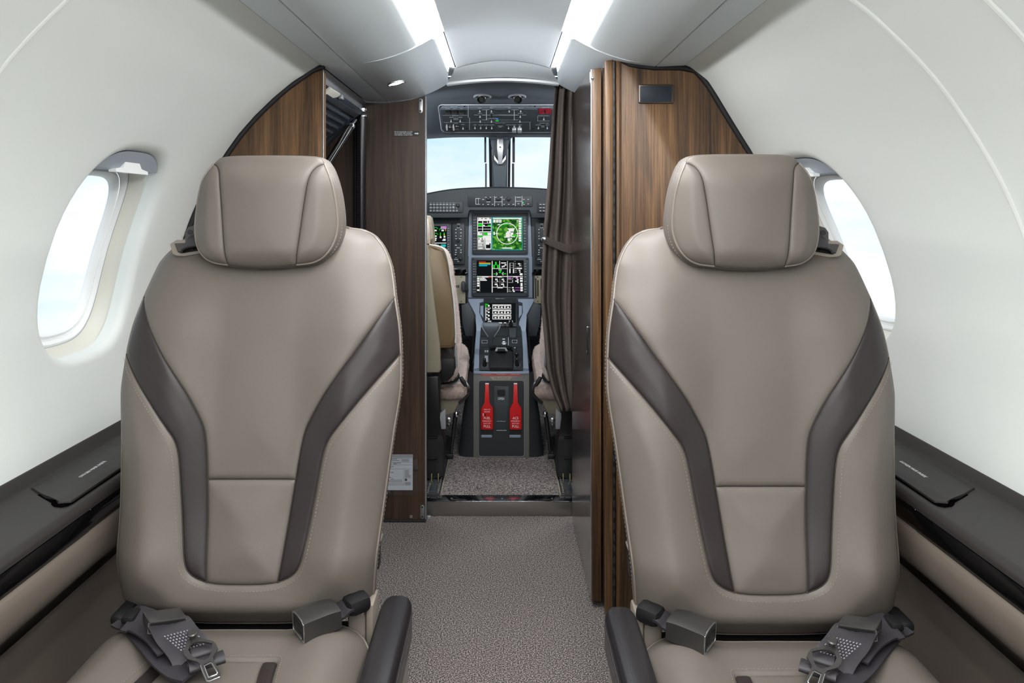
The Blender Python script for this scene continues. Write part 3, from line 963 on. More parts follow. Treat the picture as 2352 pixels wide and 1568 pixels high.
t = thing('document_holder', 'clear plastic holder with a printed certificate, low on the dark partition', 'holder', P(915, 1090, 2.376))
plate('holder_sheet', rr(845, 1051, 960, 1136, 6), pl, .003, M['acrylic'], t, .001, .003)
plate('paper', [(852, 1049), (948, 1044), (948, 1125), (852, 1125)], pl, .0008, M['paper'], t, off=.001)
prect('pocket_lip', 852, 1043, 948.5, 1050, pl, .0012, M['silver'], t, .8, 0, .0024)
ln = [(850, 1052.5, 946, 1053, 0), (850, 1061, 946, 1061.5, 0), (850, 1067, 946, 1067.5, 0), (850, 1076.5, 946, 1077, 0), (927, 1077, 927.5, 1115, 0), (922, 1053, 922.5, 1061, 0), (902, 1061, 902.5, 1067, 0), (850, 1113, 927, 1113.6, 0), (850, 1110, 927, 1110.6, 0), (850, 1102, 924, 1102.8, 0), (850, 1104.6, 924, 1105.4, 0), (850, 1107, 924, 1107.6, 0), (928, 1098, 946, 1098.4, 0)]
random.seed(4)
for i in range(9): ln.append((929.5, 1079.5 + i * 2, 929.5 + random.uniform(9, 15), 1080.4 + i * 2, 0))
for i in range(4): ln.append((929.5, 1107 + i * 2, 943, 1107.9 + i * 2, 0))
for i in range(3): ln.append((923.5, 1054.5 + i * 2, 923.5 + random.uniform(14, 20), 1055.4 + i * 2, 0))
ln += [(889, 1053.5, 912, 1054.6, 0), (887, 1056, 898, 1057.2, 0), (900, 1057, 918, 1058, 0), (903, 1062.5, 921, 1063.6, 0), (904, 1064.5, 911, 1065.8, 0), (890, 1070.6, 904, 1071.8, 0), (898, 1084, 904, 1085.4, 0), (889, 1095.5, 898, 1097, 0), (898, 1099, 904, 1100, 0)]
rects('lettering', ln, pl, [M['ink']], t, .0019)
for c, r in (((954.5, 1075.5), .0062), ((893, 1131), .0062)):
    lathe('standoff_screw', [(r, 0), (r, .004), (r * .6, .005)], pl.hit(*c, .004), (0, -1, 0), M['gunmetal'], t, 16)
lathe('emblem', [(.0045, 0), (.0045, .0003)], pl.hit(932.5, 1101.5, .0019), (0, -1, 0), M['ink'], t, 16)

# ------------------------------------------------------------------ stair door on the left, closed
d1 = sweep('door_1', crs([(-.468, 1.352), (-.56, 1.278), (-.66, 1.185), (-.735, 1.05), (-.775, .85), (-.775, .5), (-.75, .05)], 5), (1.84, 2.37), M['tread'], None, 30)
structure(d1)
nd = Vector((.64, 0, -.77)).normalized()
e1 = Vector((-.77, 0, -.64))
def dp(s, y, off=0.0): return Vector((-.458, y, 1.356)) + e1 * s + nd * off
tp_ = solid('stair_tread', [dp(0, 1.85), dp(0, 2.30), dp(.27, 2.24), dp(.30, 1.85)], nd, .016, M['tread'], d1, .004)
b0 = MB()
solid('tread_border', [dp(.012, 1.86, .016), dp(.012, 2.27, .016), dp(.03, 2.265, .016), dp(.03, 1.86, .016)], nd, .004, M['grey_d'], d1, .002)
for r in range(10):
    b = MB()
    for i in range(26):
        y = 1.87 + i * .0142
        if y > 2.245: break
        c = dp(.038 + r * .0225, y, .0165)
        q = [c, c + Vector((0, .009, 0)) + e1 * .004, c + Vector((0, .010, 0)) + e1 * .010, c + e1 * .006]
        b.add(q + [v + nd * .004 for v in q], [(4, 5, 6, 7), (0, 1, 5, 4), (1, 2, 6, 5), (2, 3, 7, 6), (3, 0, 4, 7)])
    b.build('tread_rib', M['grey'], d1, kind='stuff')
rbox('hinge_bracket', dp(.0, 1.985, .018), (.012, .02, .014), .003, M['silver'], d1)
solid('cream_cover', [dp(-.004, 1.845, .014), dp(-.006, 1.955, .014), dp(.006, 1.955, .014), dp(.026, 1.90, .014), dp(.040, 1.845, .014)], nd, .006, M['cream_r'], d1, .002)

t = thing('door_header', 'grey aluminium header trim above the stair door opening', 'trim', (-.46, 2.1, 1.37))
sweep('header_strip', crs([(-.4545, 1.3895), (-.462, 1.380), (-.468, 1.366)], 3) + [(-.472, 1.3615), (-.484, 1.366)], (1.838, 2.379), M['silver'], t, 50, fix=True)
sweep('slot', [(-.474, 1.364), (-.482, 1.357)], (1.84, 2.3), M['black'], t, False, fix=True)

t = thing('gas_strut', 'shiny black gas strut slanting across the stair door opening', 'strut', P(790, 330, 2.1))
a, c = P(806, 289, 2.14), P(735, 405, 2.02)
b = MB(); b.tube([a, c], .0105, 14); b.build('cylinder', M['gloss'], t, True)
b = MB(); b.tube([P(817, 275, 2.16), a], .0045, 10); b.build('piston_rod', M['chrome'], t, True)
b = MB(); b.tube([a + (a - c).normalized() * .003, a - (a - c).normalized() * .006], .0118, 14); b.build('collar', M['alu'], t, True)
b = MB(); b.tube(crs([P(810, 286, 2.11), P(797, 296, 2.10), P(775, 335, 2.06), P(752, 372, 2.02), P(760, 376, 2.02)], 5), .003, 8); b.build('release_cable', M['gunmetal'], t, True)

t = thing('handrail', 'black leather-wrapped vertical handrail in front of the dark partition', 'handrail', (-.458, 2.34, .4))
hx = P(830, 300, 2.335).x
b = MB(); b.tube([(hx, 2.335, .42), (hx, 2.335, 1.338)], .0155, 18); b.build('grip', M['arm'], t, True)
stitches('stitching', [(hx - .009, 2.3218, .45), (hx - .009, 2.3218, 1.32)], M['gunmetal'], t, .008, .005, .0008)
b = MB(); b.tube([(hx - .021, 2.345, .42), (hx - .021, 2.345, 1.32)], .0075, 8); b.build('backing_strip', M['black_r'], t, True)
lathe('clamp', [(.018, 0), (.018, .010), (.0155, .013), (.0155, .018), (.018, .020), (.018, .026)], (hx, 2.335, 1.334), (0, 0, 1), M['chrome'], t, 20)
rbox('clamp_bracket', (hx, 2.358, 1.345), (.02, .046, .012), .003, M['chrome'], t)

# downlight in the headliner
t = thing('downlight', 'small oval lit downlight in the headliner above the dark partition', 'light', P(910, 185, 2.08))
dc = Vector((-.309, 2.08, fprof(.309)))
dn = Vector((.27, 0, -1)).normalized()
lathe('bezel', [(.0255, -.002), (.0275, 0), (.0270, .003), (.0235, .0035), (.0215, .001), (.0212, -.004)], dc, dn, M['chrome'], t, 28, cap=False)
lathe('lens', [(.0218, -.001), (.0218, .0012)], dc, dn, M['lamp'], t, 28)
lathe('screw', [(.003, 0), (.003, .0035)], dc + Vector((.0235, .0, .0035)), dn, M['gunmetal'], t, 8)

# ------------------------------------------------------------------ threshold step into the cockpit
t = thing('threshold_step', 'brushed steel threshold step across the cockpit opening', 'step', (0, 2.43, 0))
solid('riser', [(-.262, 2.432, 0), (.262, 2.432, 0), (.262, 2.432, .048), (-.262, 2.432, .048)], (0, -1, 0), .010, M['steel'], t, .0015)
solid('tread_plate', [(-.262, 2.420, .0475), (.262, 2.420, .0475), (.262, 2.474, .0475), (-.262, 2.474, .0475)], (0, 0, 1), .003, M['mirror'], t, .001)
for px in (1037, 1153, 1268):
    p = Plane((0, 0, .0505), (0, 0, 1)).hit(px, 1144)
    lathe('screw', [(.0045, 0), (.0045, .0008), (.0025, .0016)], p, (0, 0, 1), M['chrome'], t, 12)
rbox('corner_bracket', P(985, 1189, 2.405), (.012, .012, .014), .002, M['silver'], t)

# ================================================================== PASSENGER SEATS
X0 = -.405
def sst(v, a, b):
    t = np.clip((np.asarray(v, float) - a) / (b - a), 0, 1)
    return t * t * (3 - 2 * t)
def yb(z): return 1.120 + (np.asarray(z, float) - .414) * .229
HZ = np.array([.388, .414, .45, .562, .66, .73, .797, .882, .94, .975, .996, 1.0])
HX = np.array([.195, .1985, .202, .2125, .2235, .2325, .2295, .217, .2015, .175, .125, .05])
def hw(z): return np.interp(z, HZ, HX)
def s_back(x, z):
    ax = np.abs(x)
    s = -.024 * sst(ax, .055, .155) * sst(z, .40, .50) * (1 - sst(z, .82, .95))
    s = s + .034 * np.minimum(ax / hw(z), 1.12) ** 7 + .030 * sst(z, .90, 1.0) ** 2
    s = s - .012 * np.exp(-((np.asarray(z) - .45) / .07) ** 2)
    s = s + .026 * (1 - sst(z, .378, .425)) 
    return s
def f_back(x, z, lift):
    x = np.asarray(x, float); z = np.asarray(z, float)
    w = .0016 * np.sin(38 * x + 26 * z) * sst(z, .62, .72) * (1 - sst(z, .86, .95)) * sst(x, .0, .12)
    return np.stack([X0 + x, yb(z) + s_back(x, z) - lift + w, z], -1)
def mir(c): return [(-x, z) for x, z in c][::-1]
def tangent_lean(z): return 0

seat = thing('cabin_seat', 'taupe leather cabin seat in front of the narrow wooden bulkhead by the stair door', 'seat', (X0, 1.0, 0), 'passenger seats')

# outline, right half from the bottom middle to the top middle (x >= 0)
bot = crs([(0, .380), (.07, .3808), (.115, .386), (.138, .400), (.148, .4145), (.163, .4125), (.181, .406)], 5)
cor = crs([(.181, .406), (.1915, .4055), (.1970, .411), (.1988, .42)], 4)
low = crs([(.1988, .42), (.2040, .48), (.2125, .562), (.2235, .66), (.2325, .73), (.2318, .787)], 6)
mid_ = crs([(.2318, .787), (.2275, .83), (.217, .880)], 4)
top = crs([(.217, .880), (.2105, .912), (.2015, .941), (.180, .9725), (.155, .988), (.125, .996), (.06, 1.0), (0, 1.001)], 5)
half = bot + cor[1:] + low[1:] + mid_[1:] + top[1:]
outline = half + mir(half)[1:-1]
ol = resample(outline, .008, True)

inner = crs([(.217, .880), (.188, .838), (.160, .797), (.134, .761), (.111, .727), (.0925, .694)], 5)
inner2 = crs([(.0925, .694), (.0835, .675), (.0785, .655), (.0742, .626), (.0708, .596)], 5)
inner3 = crs([(.0708, .596), (.0655, .55), (.0585, .48), (.0545, .452)], 5)
outer_ = crs([(.2318, .787), (.213, .767), (.1935, .7455), (.172, .721), (.155, .7005)], 5) 
outer2 = crs([(.155, .7005), (.137, .678), (.1235, .658), (.1155, .632), (.1075, .580), (.1005, .535), (.0935, .494)], 5)
outer3 = crs([(.0935, .494), (.0895, .479), (.0835, .468), (.072, .459), (.0545, .452)], 5)
btm = crs([(.0545, .452), (.03, .4495), (0, .449)], 4)
out_full = outer_ + outer2[1:] + outer3[1:]

upper_curves = [top[::1], mir(top), ]
upp = [inner2[::-1], inner[::-1], top, mir(top), mir(inner[::-1]), mir(inner2[::-1]), [(-.0708, .596), (.0708, .596)]]
pad('upper_back_panel', upp, f_back, M['leather'], seat, .0085, .0055, .010, .006, .07)
lum = [inner3[::-1], [(.0708, .596), (-.0708, .596)], mir(inner3[::-1]), mir(btm)[::-1], btm[::-1]]
pad('lumbar_panel', lum, f_back, M['leather'], seat, .0085, .0055, .010, .010, .04)
strip = [inner[::1] + inner2[1:] + inner3[1:], out_full[::-1], mid_]
pad('accent_strip', strip, f_back, M['leather_d'], seat, .007, .0045, .008, .003, .03)
pad('accent_strip', [mir(c) for c in strip[::-1]], f_back, M['leather_d'], seat, .007, .0045, .008, .003, .03)
ub = [bot, cor, low, out_full, btm, mir(btm), mir(out_full), mir(low), mir(cor), mir(bot)]
pad('back_bolster', ub, f_back, M['leather'], seat, .0085, .006, .010, .010, .045)

def ring_of(loop, grow, back, fn):
    p = np.array(loop)
    t = np.roll(p, -1, 0) - np.roll(p, 1, 0)
    t /= np.linalg.norm(t, axis=1)[:, None]
    n = np.stack([t[:, 1], -t[:, 0]], 1)
    g_ = np.full(len(p), float(grow))
    if fn is not f_back: g_ = g_ * (1 - .70 * sst(p[:, 1], 1.100, 1.118))
    q = p + n * g_[:, None]
    c = fn(p[:, 0], p[:, 1], np.full(len(p), 0.0))
    c[:, 0] = X0 + q[:, 0]; c[:, 2] = q[:, 1]; c[:, 1] = c[:, 1] + back
    return [tuple(v) for v in c]
def soften(r, k=.55):
    """let the back of the shell lie flat"""
    y = np.mean([p[1] for p in r])
    return [(p[0], p[1] * (1 - k) + (y + (p[2] - .7) * .20) * k, p[2]) for p in r]
R = [ring_of(ol, -.004, .003, f_back), ring_of(ol, .0012, .001, f_back), ring_of(ol, .0022, .012, f_back), ring_of(ol, -.001, .035, f_back), soften(ring_of(ol, -.010, .070, f_back), .5), soften(ring_of(ol, -.024, .105, f_back), .9), soften(ring_of(ol, -.048, .122, f_back), 1)]
loft('back_shell', R, M['leather'], seat, False, True, True)
loft('seam_backing', [ring_of(ol, -.003, .006, f_back), [tuple(v) for v in f_back(ol[:, 0] * .93, .70 + (ol[:, 1] - .70) * .93, np.full(len(ol), -.004))], ], M['groove'], seat, False, False, True)
b = MB(); b.tube(ring_of(ol, -.0005, .0005, f_back), .0026, 8, closed=True)
b.build('edge_piping', M['piping'], seat, True)
# dark backing that shows in the seams
def seam(path, w=.0018, lift=.0012, name='seam'):
    b = MB(); pts = f_back([p[0] for p in path], [p[1] for p in path], np.full(len(path), lift)); b.tube(pts, w, 6); return b
b = MB()
for pth in (inner + inner2[1:] + inner3[1:], out_full):
    for q in (pth, mir(pth)):
        b.tube(f_back([p[0] for p in q], [p[1] for p in q], np.full(len(q), .0010)), .0013, 6)
b.tube(f_back(np.linspace(-.07, .07, 12), np.full(12, .596), np.full(12, .0010)), .0009, 6)
b.build('seam_cord', M['groove'], seat, True, kind='stuff')
def offs(path, g):
    p = np.array(path); t = np.gradient(p, axis=0); t /= np.linalg.norm(t, axis=1)[:, None] + 1e-9
    return p + np.stack([t[:, 1], -t[:, 0]], 1) * g
for q, sgn in ((out_full + btm[1:], -1), (mir(out_full + btm[1:]), -1)):
    o_ = offs(q, .0068 * sgn)
    o_ = resample(o_[2:], .004)
    d = dist_to(o_, np.array(q + q[::-1]))
    stitches('stitching', f_back(o_[:, 0], o_[:, 1], np.full(len(o_), .0066)), M['thread'], seat)
hl = np.array(half)
i0 = np.argmin(np.abs(hl[:, 1] - .43) + (hl[:, 0] < .15)); i1 = np.argmin(np.abs(hl[:, 1] - .95) + (hl[:, 0] < .15))
for s in (1,):
    c = np.array(ring_of(resample(hl[i0:i1], .006), .0024, .014, f_back))
    stitches('stitching', [tuple(v) for v in c], M['thread'], seat, .0065)

# headrest
def s_head(x, z):
    return .026 * (np.abs(x) / .12) ** 3 + .026 * sst(z, 1.06, 1.128) ** 2 + .012 * (1 - sst(z, .932, .975)) ** 2 - .008
def f_head(x, z, lift):
    x = np.asarray(x, float); z = np.asarray(z, float)
    return np.stack([X0 + x, 1.214 + (z - 1.03) * .10 + s_head(x, z) - lift, z], -1)
h_in = crs([(.0575, .9385), (.0635, .985), (.0695, 1.04), (.0755, 1.083), (.083, 1.1015), (.0955, 1.1105)], 5)
h_out = crs([(.0575, .9385), (.085, .9425), (.1035, .954), (.1165, .975), (.1215, 1.005), (.1165, 1.052), (.108, 1.085), (.0955, 1.1105)], 6)
h_bot = crs([(.0575, .9385), (.03, .9355), (0, .9345)], 4)
h_top = crs([(.0955, 1.1105), (.088, 1.1195), (.07, 1.1235), (0, 1.1245)], 5)
hr_loop = h_bot[::-1] + h_out[1:] + h_top[1:]
hr_loop = hr_loop + mir(hr_loop)[1:-1]
hlp = resample(hr_loop, .006, True)
HRR = [ring_of(hlp, -.005, .004, f_head), ring_of(hlp, .001, .002, f_head), ring_of(hlp, .0048, .012, f_head), ring_of(hlp, .0062, .034, f_head), ring_of(hlp, .0035, .055, f_head), ring_of(hlp, -.006, .078, f_head), ring_of(hlp, -.024, .088, f_head)]
head = loft('headrest', HRR, M['leather'], seat, True, True, True)
pad('centre_panel', [h_in, h_top, mir(h_top), mir(h_in), mir(h_bot)[::-1], h_bot[::-1]], f_head, M['leather'], head, .007, .0055, .009, .004, .05)
for s in (1, -1):
    cv = [h_out, h_in[::-1]]
    pad('side_panel', cv if s > 0 else [mir(c) for c in cv[::-1]], f_head, M['leather'], head, .006, .0055, .009, .010, .030)
b = MB()
for q in (h_out, mir(h_out)):
    b = MB(); b.tube(f_head([p[0] for p in q], [p[1] for p in q], np.full(len(q), .0004)), .0022, 8)
    b.build('edge_piping', M['piping'], head, True)
b = MB()
for q in (h_in, mir(h_in), h_out, mir(h_out)):
    b.tube(f_head([p[0] for p in q], [p[1] for p in q], np.full(len(q), .0010)), .0010, 6)
b.build('seam_cord', M['groove'], head, True, kind='stuff')
ho = np.array(h_out[3:])
stitches('stitching', ring_of(resample(ho, .005), .0054, .013, f_head), M['thread'], head)
rbox('headrest_post', (X0 - .05, 1.275, .97), (.016, .012, .14), .005, M['gunmetal'], seat)
rbox('headrest_post', (X0 + .05, 1.275, .97), (.016, .012, .14), .005, M['gunmetal'], seat)

# shoulder belt outlet on the outboard shoulder
def fs(x, z, lift): return Vector(f_back(np.array([x]), np.array([z]), np.array([lift]))[0])
def gp_(x, z, y=0.0): return Vector((X0 + x + .005, 1.2475 + (z - .96) * .30 + y, z - .0035))
gx = [(-.1805, .9715), (-.1735, .9545), (-.166, .951), (-.152, .950), (-.122, .956), (-.095, .962), (-.095, .976), (-.125, .976), (-.152, .9785), (-.170, .979)]
solid('belt_guide', [gp_(x, z, .012) for x, z in gx], (0, -1, .28), .014, M['seat_plastic'], seat, .004)
gi = [(-.1705, .9745), (-.163, .9605), (-.155, .9590), (-.10, .9675), (-.10, .9745), (-.13, .9750), (-.155, .9765)]
solid('belt_slot', [gp_(x, z, -.0015) for x, z in gi], (0, -1, .28), .0012, M['black'], seat)
solid('guide_flap', [gp_(x, z, -.0025) for x, z in ((-.170, .9755), (-.1615, .9615), (-.136, .9650), (-.143, .9765))], (0, -1, .28), .003, M['gunmetal'], seat)
sb = solid('shoulder_belt_tongue', [(X0 - .148, 1.256, .970), (X0 - .1485, 1.256, .992), (X0 - .143, 1.256, 1.000), (X0 - .132, 1.256, 1.0035), (X0 - .10, 1.256, 1.002), (X0 - .10, 1.256, .970)], (0, -1, .1), .008, M['gunmetal'], seat, .003)
lathe('tongue_hole', [(.0045, 0), (.0045, .0006)], (X0 - .138, 1.2475, .992), (0, -1, .1), M['black'], sb, 12)
ribbon('shoulder_strap', [(X0 - .150, 1.252, .968), (X0 - .138, 1.238, .975), (X0 - .115, 1.236, .979), (X0 - .08, 1.26, .975)], (0, .6, .5), .030, .003, M['webbing'], seat)

# cushion
def f_cush(u, v, lift):
    u = np.asarray(u, float); v = np.asarray(v, float)
    s = .012 * sst(np.abs(u), .07, .15) - .040 * (np.abs(u) / .205) ** 9
    s = s + .010 * sst(1.0 - v, .0, .30) - .008 * sst(v, 1.06, 1.105) - .05 * (1 - sst(v, .56, .64))
    return np.stack([X0 + u, v, .3895 + s + lift], -1)
cu_in = [(.0, 1.017), (.052, 1.016)]
c_o = crs([(.052, 1.017), (.078, 1.0165), (.0872, 1.012), (.0885, 1.0), (.092, .975), (.098, .945), (.105, .90), (.112, .80), (.115, .60)], 4)
c_i = crs([(.0655, 1.0165), (.067, .995), (.073, .96), (.079, .92), (.086, .85), (.091, .74), (.093, .60)], 4)
i_ = [k for k, p in enumerate(c_o) if p[0] >= .0655][0]
co_out = [(.0655, 1.0168)] + c_o[i_ + 1:]
ce = [[(0, 1.017), (.0655, 1.0168)], c_i, [(.093, .60), (-.093, .60)], mir(c_i), [(-.0655, 1.0168), (0, 1.017)]]
pad('seat_centre_panel', ce, f_cush, M['leather'], seat, .010, .004, .009, .003, .05, facing=(0, 0, 1))
cs = [co_out, [(.115, .60), (.093, .60)], c_i[::-1]]
pad('cushion_accent_strip', cs, f_cush, M['leather_d'], seat, .008, .004, .008, .002, .03, facing=(0, 0, 1))
pad('cushion_accent_strip', [mir(c) for c in cs[::-1]], f_cush, M['leather_d'], seat, .008, .004, .008, .002, .03, facing=(0, 0, 1))
c_e = crs([(.203, .60), (.205, .75), (.205, 1.0), (.204, 1.07), (.198, 1.093), (.180, 1.102), (.10, 1.106), (0, 1.107)], 6)
cb = [c_e, mir(c_e), [(-.203, .60), (-.115, .60)], mir(co_out), [(-.0655, 1.0168), (.0655, 1.0168)], co_out, [(.115, .60), (.203, .60)]]
pad('seat_cushion', cb, f_cush, M['leather'], seat, .010, .005, .010, .006, .05, facing=(0, 0, 1))
cfull = c_e + mir(c_e)[1:]
cl = resample(cfull, .012)
def cring(g, dz):
    p = np.array(cl); t = np.gradient(p, axis=0); t /= np.linalg.norm(t, axis=1)[:, None]
    n = np.stack([t[:, 1], -t[:, 0]], 1)
    q = p + n * g
    c = f_cush(p[:, 0], p[:, 1], np.zeros(len(p)))
    return [(X0 + a, b_, z + dz) for (a, b_), z in zip(q, c[:, 2])]
loft('cushion_border', [cring(-.004, -.004), cring(.002, -.002), cring(.006, -.014), cring(.006, -.060), cring(-.004, -.085)], M['leather'], seat, closed=False, smooth=True)
b = MB(); b.tube(cring(0, .0005), .0026, 8); b.tube(cring(.0075, -.016), .0024, 8)
b.build('cushion_piping', M['piping'], seat, True)
st = resample(offs(co_out, -.0065)[1:], .005)
for q in (st, st * np.array([-1, 1])):
    stitches('stitching', f_cush(q[:, 0], q[:, 1], np.full(len(q), .0062)), M['thread'], seat)
q = np.stack([np.linspace(-.078, .078, 40), np.full(40, 1.0235)], 1)
stitches('stitching', f_cush(q[:, 0], q[:, 1], np.full(40, .0062)), M['thread'], seat)

# base and legs
rbox('gap_cover', (X0, 1.135, .352), (.34, .07, .03), .012, M['black_r'], seat)
rbox('seat_pan', (X0, .83, .285), (.40, .50, .06), .015, M['seat_plastic'], seat)
rbox('seat_base', (X0, .86, .14), (.34, .36, .24), .03, M['seat_plastic'], seat)
rbox('floor_track', (X0 - .13, .84, .010), (.045, .56, .020), .005, M['gunmetal'], seat)
rbox('floor_track', (X0 + .13, .84, .010), (.045, .56, .020), .005, M['gunmetal'], seat)
rbox('recline_hinge', (X0 + .178, 1.150, .345), (.03, .07, .12), .008, M['seat_plastic'], seat)
rbox('recline_hinge', (X0 - .178, 1.150, .345), (.03, .07, .12), .008, M['seat_plastic'], seat)
rbox('recline_cover', (X0 + .199, 1.135, .385), (.012, .05, .07), .004, M['seat_plastic'], seat)
rbox('recline_button', (X0 + .1965, 1.190, .462), (.010, .026, .046), .004, M['black'], seat)

# stowed armrest on the aisle side
ax0, ax1 = -.1815, -.1335
def arm_ring(y, s, top=.452):
    cx = (ax0 + ax1) / 2; w = (ax1 - ax0) / 2 * s
    pr = []
    for k in range(13):
        a = math.pi * k / 12
        pr.append((cx - w * math.copysign(abs(math.cos(a)) ** .55, math.cos(a)), top - .020 * s + .020 * s * math.sin(a) ** .55))
    pr = [(cx - w, top - .050)] + pr + [(cx + w, top - .050)]
    return [(x, y, z) for x, z in pr]
ys = [(1.078, .62), (1.076, .80), (1.070, .92), (1.060, .985), (1.045, 1.0), (.95, 1.0), (.80, 1.0), (.60, 1.0), (.55, .95), (.54, .8)]
armp = loft('armrest', [arm_ring(y, s) for y, s in ys], M['arm'], seat, True, True, True)
b = MB()
for xx in (ax0 + .0005, ax1 - .0005):
    b.tube([(xx, 1.06, .436), (xx, .95, .4365), (xx, .56, .4365)], .0016, 6)
b.build('armrest_seam', M['leather_d'], armp, True)
rbox('armrest_support', ((ax0 + ax1) / 2 - .001, .81, .325), (.040, .50, .20), .010, M['seat_plastic'], seat)

# ------------------------------------------------------------------ lap belts
def hole_plate(name, outer, holes, plane, thick, m, parent, bevel=0.0):
    pts = list(outer); ed = [(i, (i + 1) % len(outer)) for i in range(len(outer))]
    for h in holes:
        k = len(pts); pts += list(h); ed += [(k + i, k + (i + 1) % len(h)) for i in range(len(h))]
    r = delaunay_2d_cdt([Vector(p) for p in pts], ed, [], 0, 1e-5)
    vv = np.array([tuple(q) for q in r[0]])
    fc = [tuple(f) for f in r[2]]
    cen = np.array([vv[list(f)].mean(0) for f in fc])
    ok = inside(cen, np.array(outer))
    for h in holes: ok &= ~inside(cen, np.array(h))
    fc = [f for f, q in zip(fc, ok) if q]
    b = bmesh.new()
    vs = [b.verts.new(plane.hit(x, y)) for x, y in vv]
    for f in fc: b.faces.new([vs[i] for i in f])
    bmesh.ops.recalc_face_normals(b, faces=b.faces)
    ex = bmesh.ops.extrude_face_region(b, geom=list(b.faces))
    for e in ex['geom']:
        if isinstance(e, bmesh.types.BMVert): e.co += plane.n * thick
    return bm_obj(name, b, m, parent, True)

belt = thing('seat_belt', 'folded black lap belt with adjuster and metal tongue on the seat by the stair door', 'seat belt', P(420, 1490, 1.03), 'lap belts')
def C(px, py, z):  # point of the cushion seen at a pixel, at height z
    return Plane((0, 0, z), (0, 0, 1)).hit(px, py)
ribbon('lower_strap', [C(288, 1412, .418), C(318, 1428, .414), C(352, 1462, .413), C(388, 1503, .412), C(424, 1533, .410), C(452, 1541, .411)],
       [(.9, .5, 0), (.9, .5, 0), (.9, .3, 0), (.95, .25, .0), (.8, .6, 0), (.5, .9, 0)], .050, .0035, M['webbing'], belt)
ribbon('lower_strap', [C(300, 1420, .428), C(330, 1426, .426), C(372, 1450, .424), C(404, 1486, .421)],
       [(.9, .5, 0), (.9, .4, 0), (.95, .2, 0), (.95, .2, 0)], .050, .003, M['webbing'], belt)
ribbon('upper_strap', [C(372, 1418, .437), C(390, 1436, .438), C(410, 1462, .431), C(432, 1489, .424), C(443, 1507, .417)],
       [(1, .12, 0), (1, .12, 0), (1, .15, 0), (1, .2, 0), (1, .25, 0)], .050, .003, M['webbing'], belt)
# tacking stitches on the strap
b = MB()
random.seed(2)
for i in range(9):
    for j in range(7):
        c = C(378 + i * 7.4 + j * 6.2, 1462 + j * 5.2 - i * 1.9, .4345 - j * .0011)
        b.tube([c + Vector((-.0016, .0006, 0)), c + Vector((0, 0, .0009)), c + Vector((.0016, -.0006, 0))], [.0004, .0009, .0004], 4)
b.build('tack_stitching', M['thread_s'], belt, True, kind='stuff')
def roll(name, a, c, r0, squash=.75):
    ax_ = (c - a).normalized(); u = Vector((0, 0, 1)); w = ax_.cross(u).normalized()
    rg = []
    for t_ in np.linspace(0, 1, 5):
        p_ = a.lerp(c, t_)
        rg.append([p_ + w * (r0 * 1.5 * math.cos(th)) + u * (r0 * squash * math.sin(th)) for th in np.linspace(0, 2 * math.pi, 20)[:-1]])
    o = loft(name, rg, M['webbing'], belt, False, False, True)
    rg2 = [[q + (p2 - q) * .28 for q, p2 in zip(r_, [sum(r_, Vector()) / len(r_)] * len(r_))] for r_ in rg]
    loft(name, [rg[0], rg2[0], rg2[-1], rg[-1]], M['webbing'], belt, False, False, 30)
roll('folded_strap', C(432, 1533, .416), C(514, 1507, .416), .0085)
roll('folded_strap', C(437, 1503, .422), C(489, 1486, .423), .0085)
# sliding adjuster
aq = [C(x, y, z) for x, y, z in ((328, 1405, .448), (412, 1394.5, .448), (429, 1417, .446), (342.5, 1429, .446))]
nn = (aq[1] - aq[0]).cross(aq[3] - aq[0]); nn = nn if nn.z > 0 else -nn
ad = solid('adjuster', [p - nn.normalized() * .0025 for p in aq], nn, .0025, M['gunmetal'], belt, .0008)
for i, (p, q) in enumerate(((aq[0], aq[3]), (aq[1], aq[2]))):
    dn_ = Vector((0, 0, -.0145))
    s_ = (aq[1] - aq[0]).normalized() * (.0 if i == 0 else -.0022)
    solid('adjuster_cheek', [p + s_, q + s_, q + s_ + dn_, p + s_ + dn_], (aq[1] - aq[0]), .0022, M['gunmetal'], ad)
solid('adjuster_lip', [aq[3] + Vector((0, .002, -.002)), aq[2] + Vector((0, .002, -.002)), aq[2] + Vector((0, .002, -.0075)), aq[3] + Vector((0, .002, -.0075))], (0, -1, 0), .0012, M['black'], ad)
b = MB(); b.tube([aq[3] + Vector((0, -.001, -.001)), aq[3] + Vector((-.001, -.001, -.0145)), aq[3] + Vector((.007, -.001, -.016))], .0011, 6)
b.build('adjuster_wire', M['alu'], ad, True)
b = MB(); b.tube([aq[2] + Vector((0, -.001, -.001)), aq[2] + Vector((.001, -.001, -.012)), aq[2] + Vector((-.003, 0, -.0135))], .0011, 6)
b.build('adjuster_wire', M['alu'], ad, True)
tpn = Plane(C(465, 1510, .4275), (-.05, -.30, .95))
to = [(433, 1471), (438, 1466), (460, 1467), (491, 1475), (498, 1483), (501, 1491), (495, 1502), (490, 1511), (492, 1520), (507, 1548), (505, 1554), (482, 1563.5), (475, 1563), (466, 1545), (460, 1528), (455, 1523), (431, 1516), (424, 1507), (421.5, 1499)]
h1 = [(433, 1494), (437, 1485), (445, 1479), (455, 1476.5), (468, 1476), (480, 1478.5), (488, 1480), (490, 1486), (484, 1505), (479, 1514), (471, 1518.5), (462, 1518), (446, 1513), (438, 1504)]
h2 = [(468.5, 1529), (484, 1521.5), (487, 1523.5), (499, 1545), (497.5, 1548.5), (479.5, 1555.5)]
tg = hole_plate('tongue', to, [h1, h2], tpn, .0026, M['gunmetal'], belt)
b = MB()
b.tube([tpn.hit(x, y, .0025) for x, y in h2] , .0009, 6, closed=True)
b.tube([tpn.hit(x, y, .0022) for x, y in to[10:15]], .0010, 6)
b.build('tongue_rim', M['alu'], tg, True)
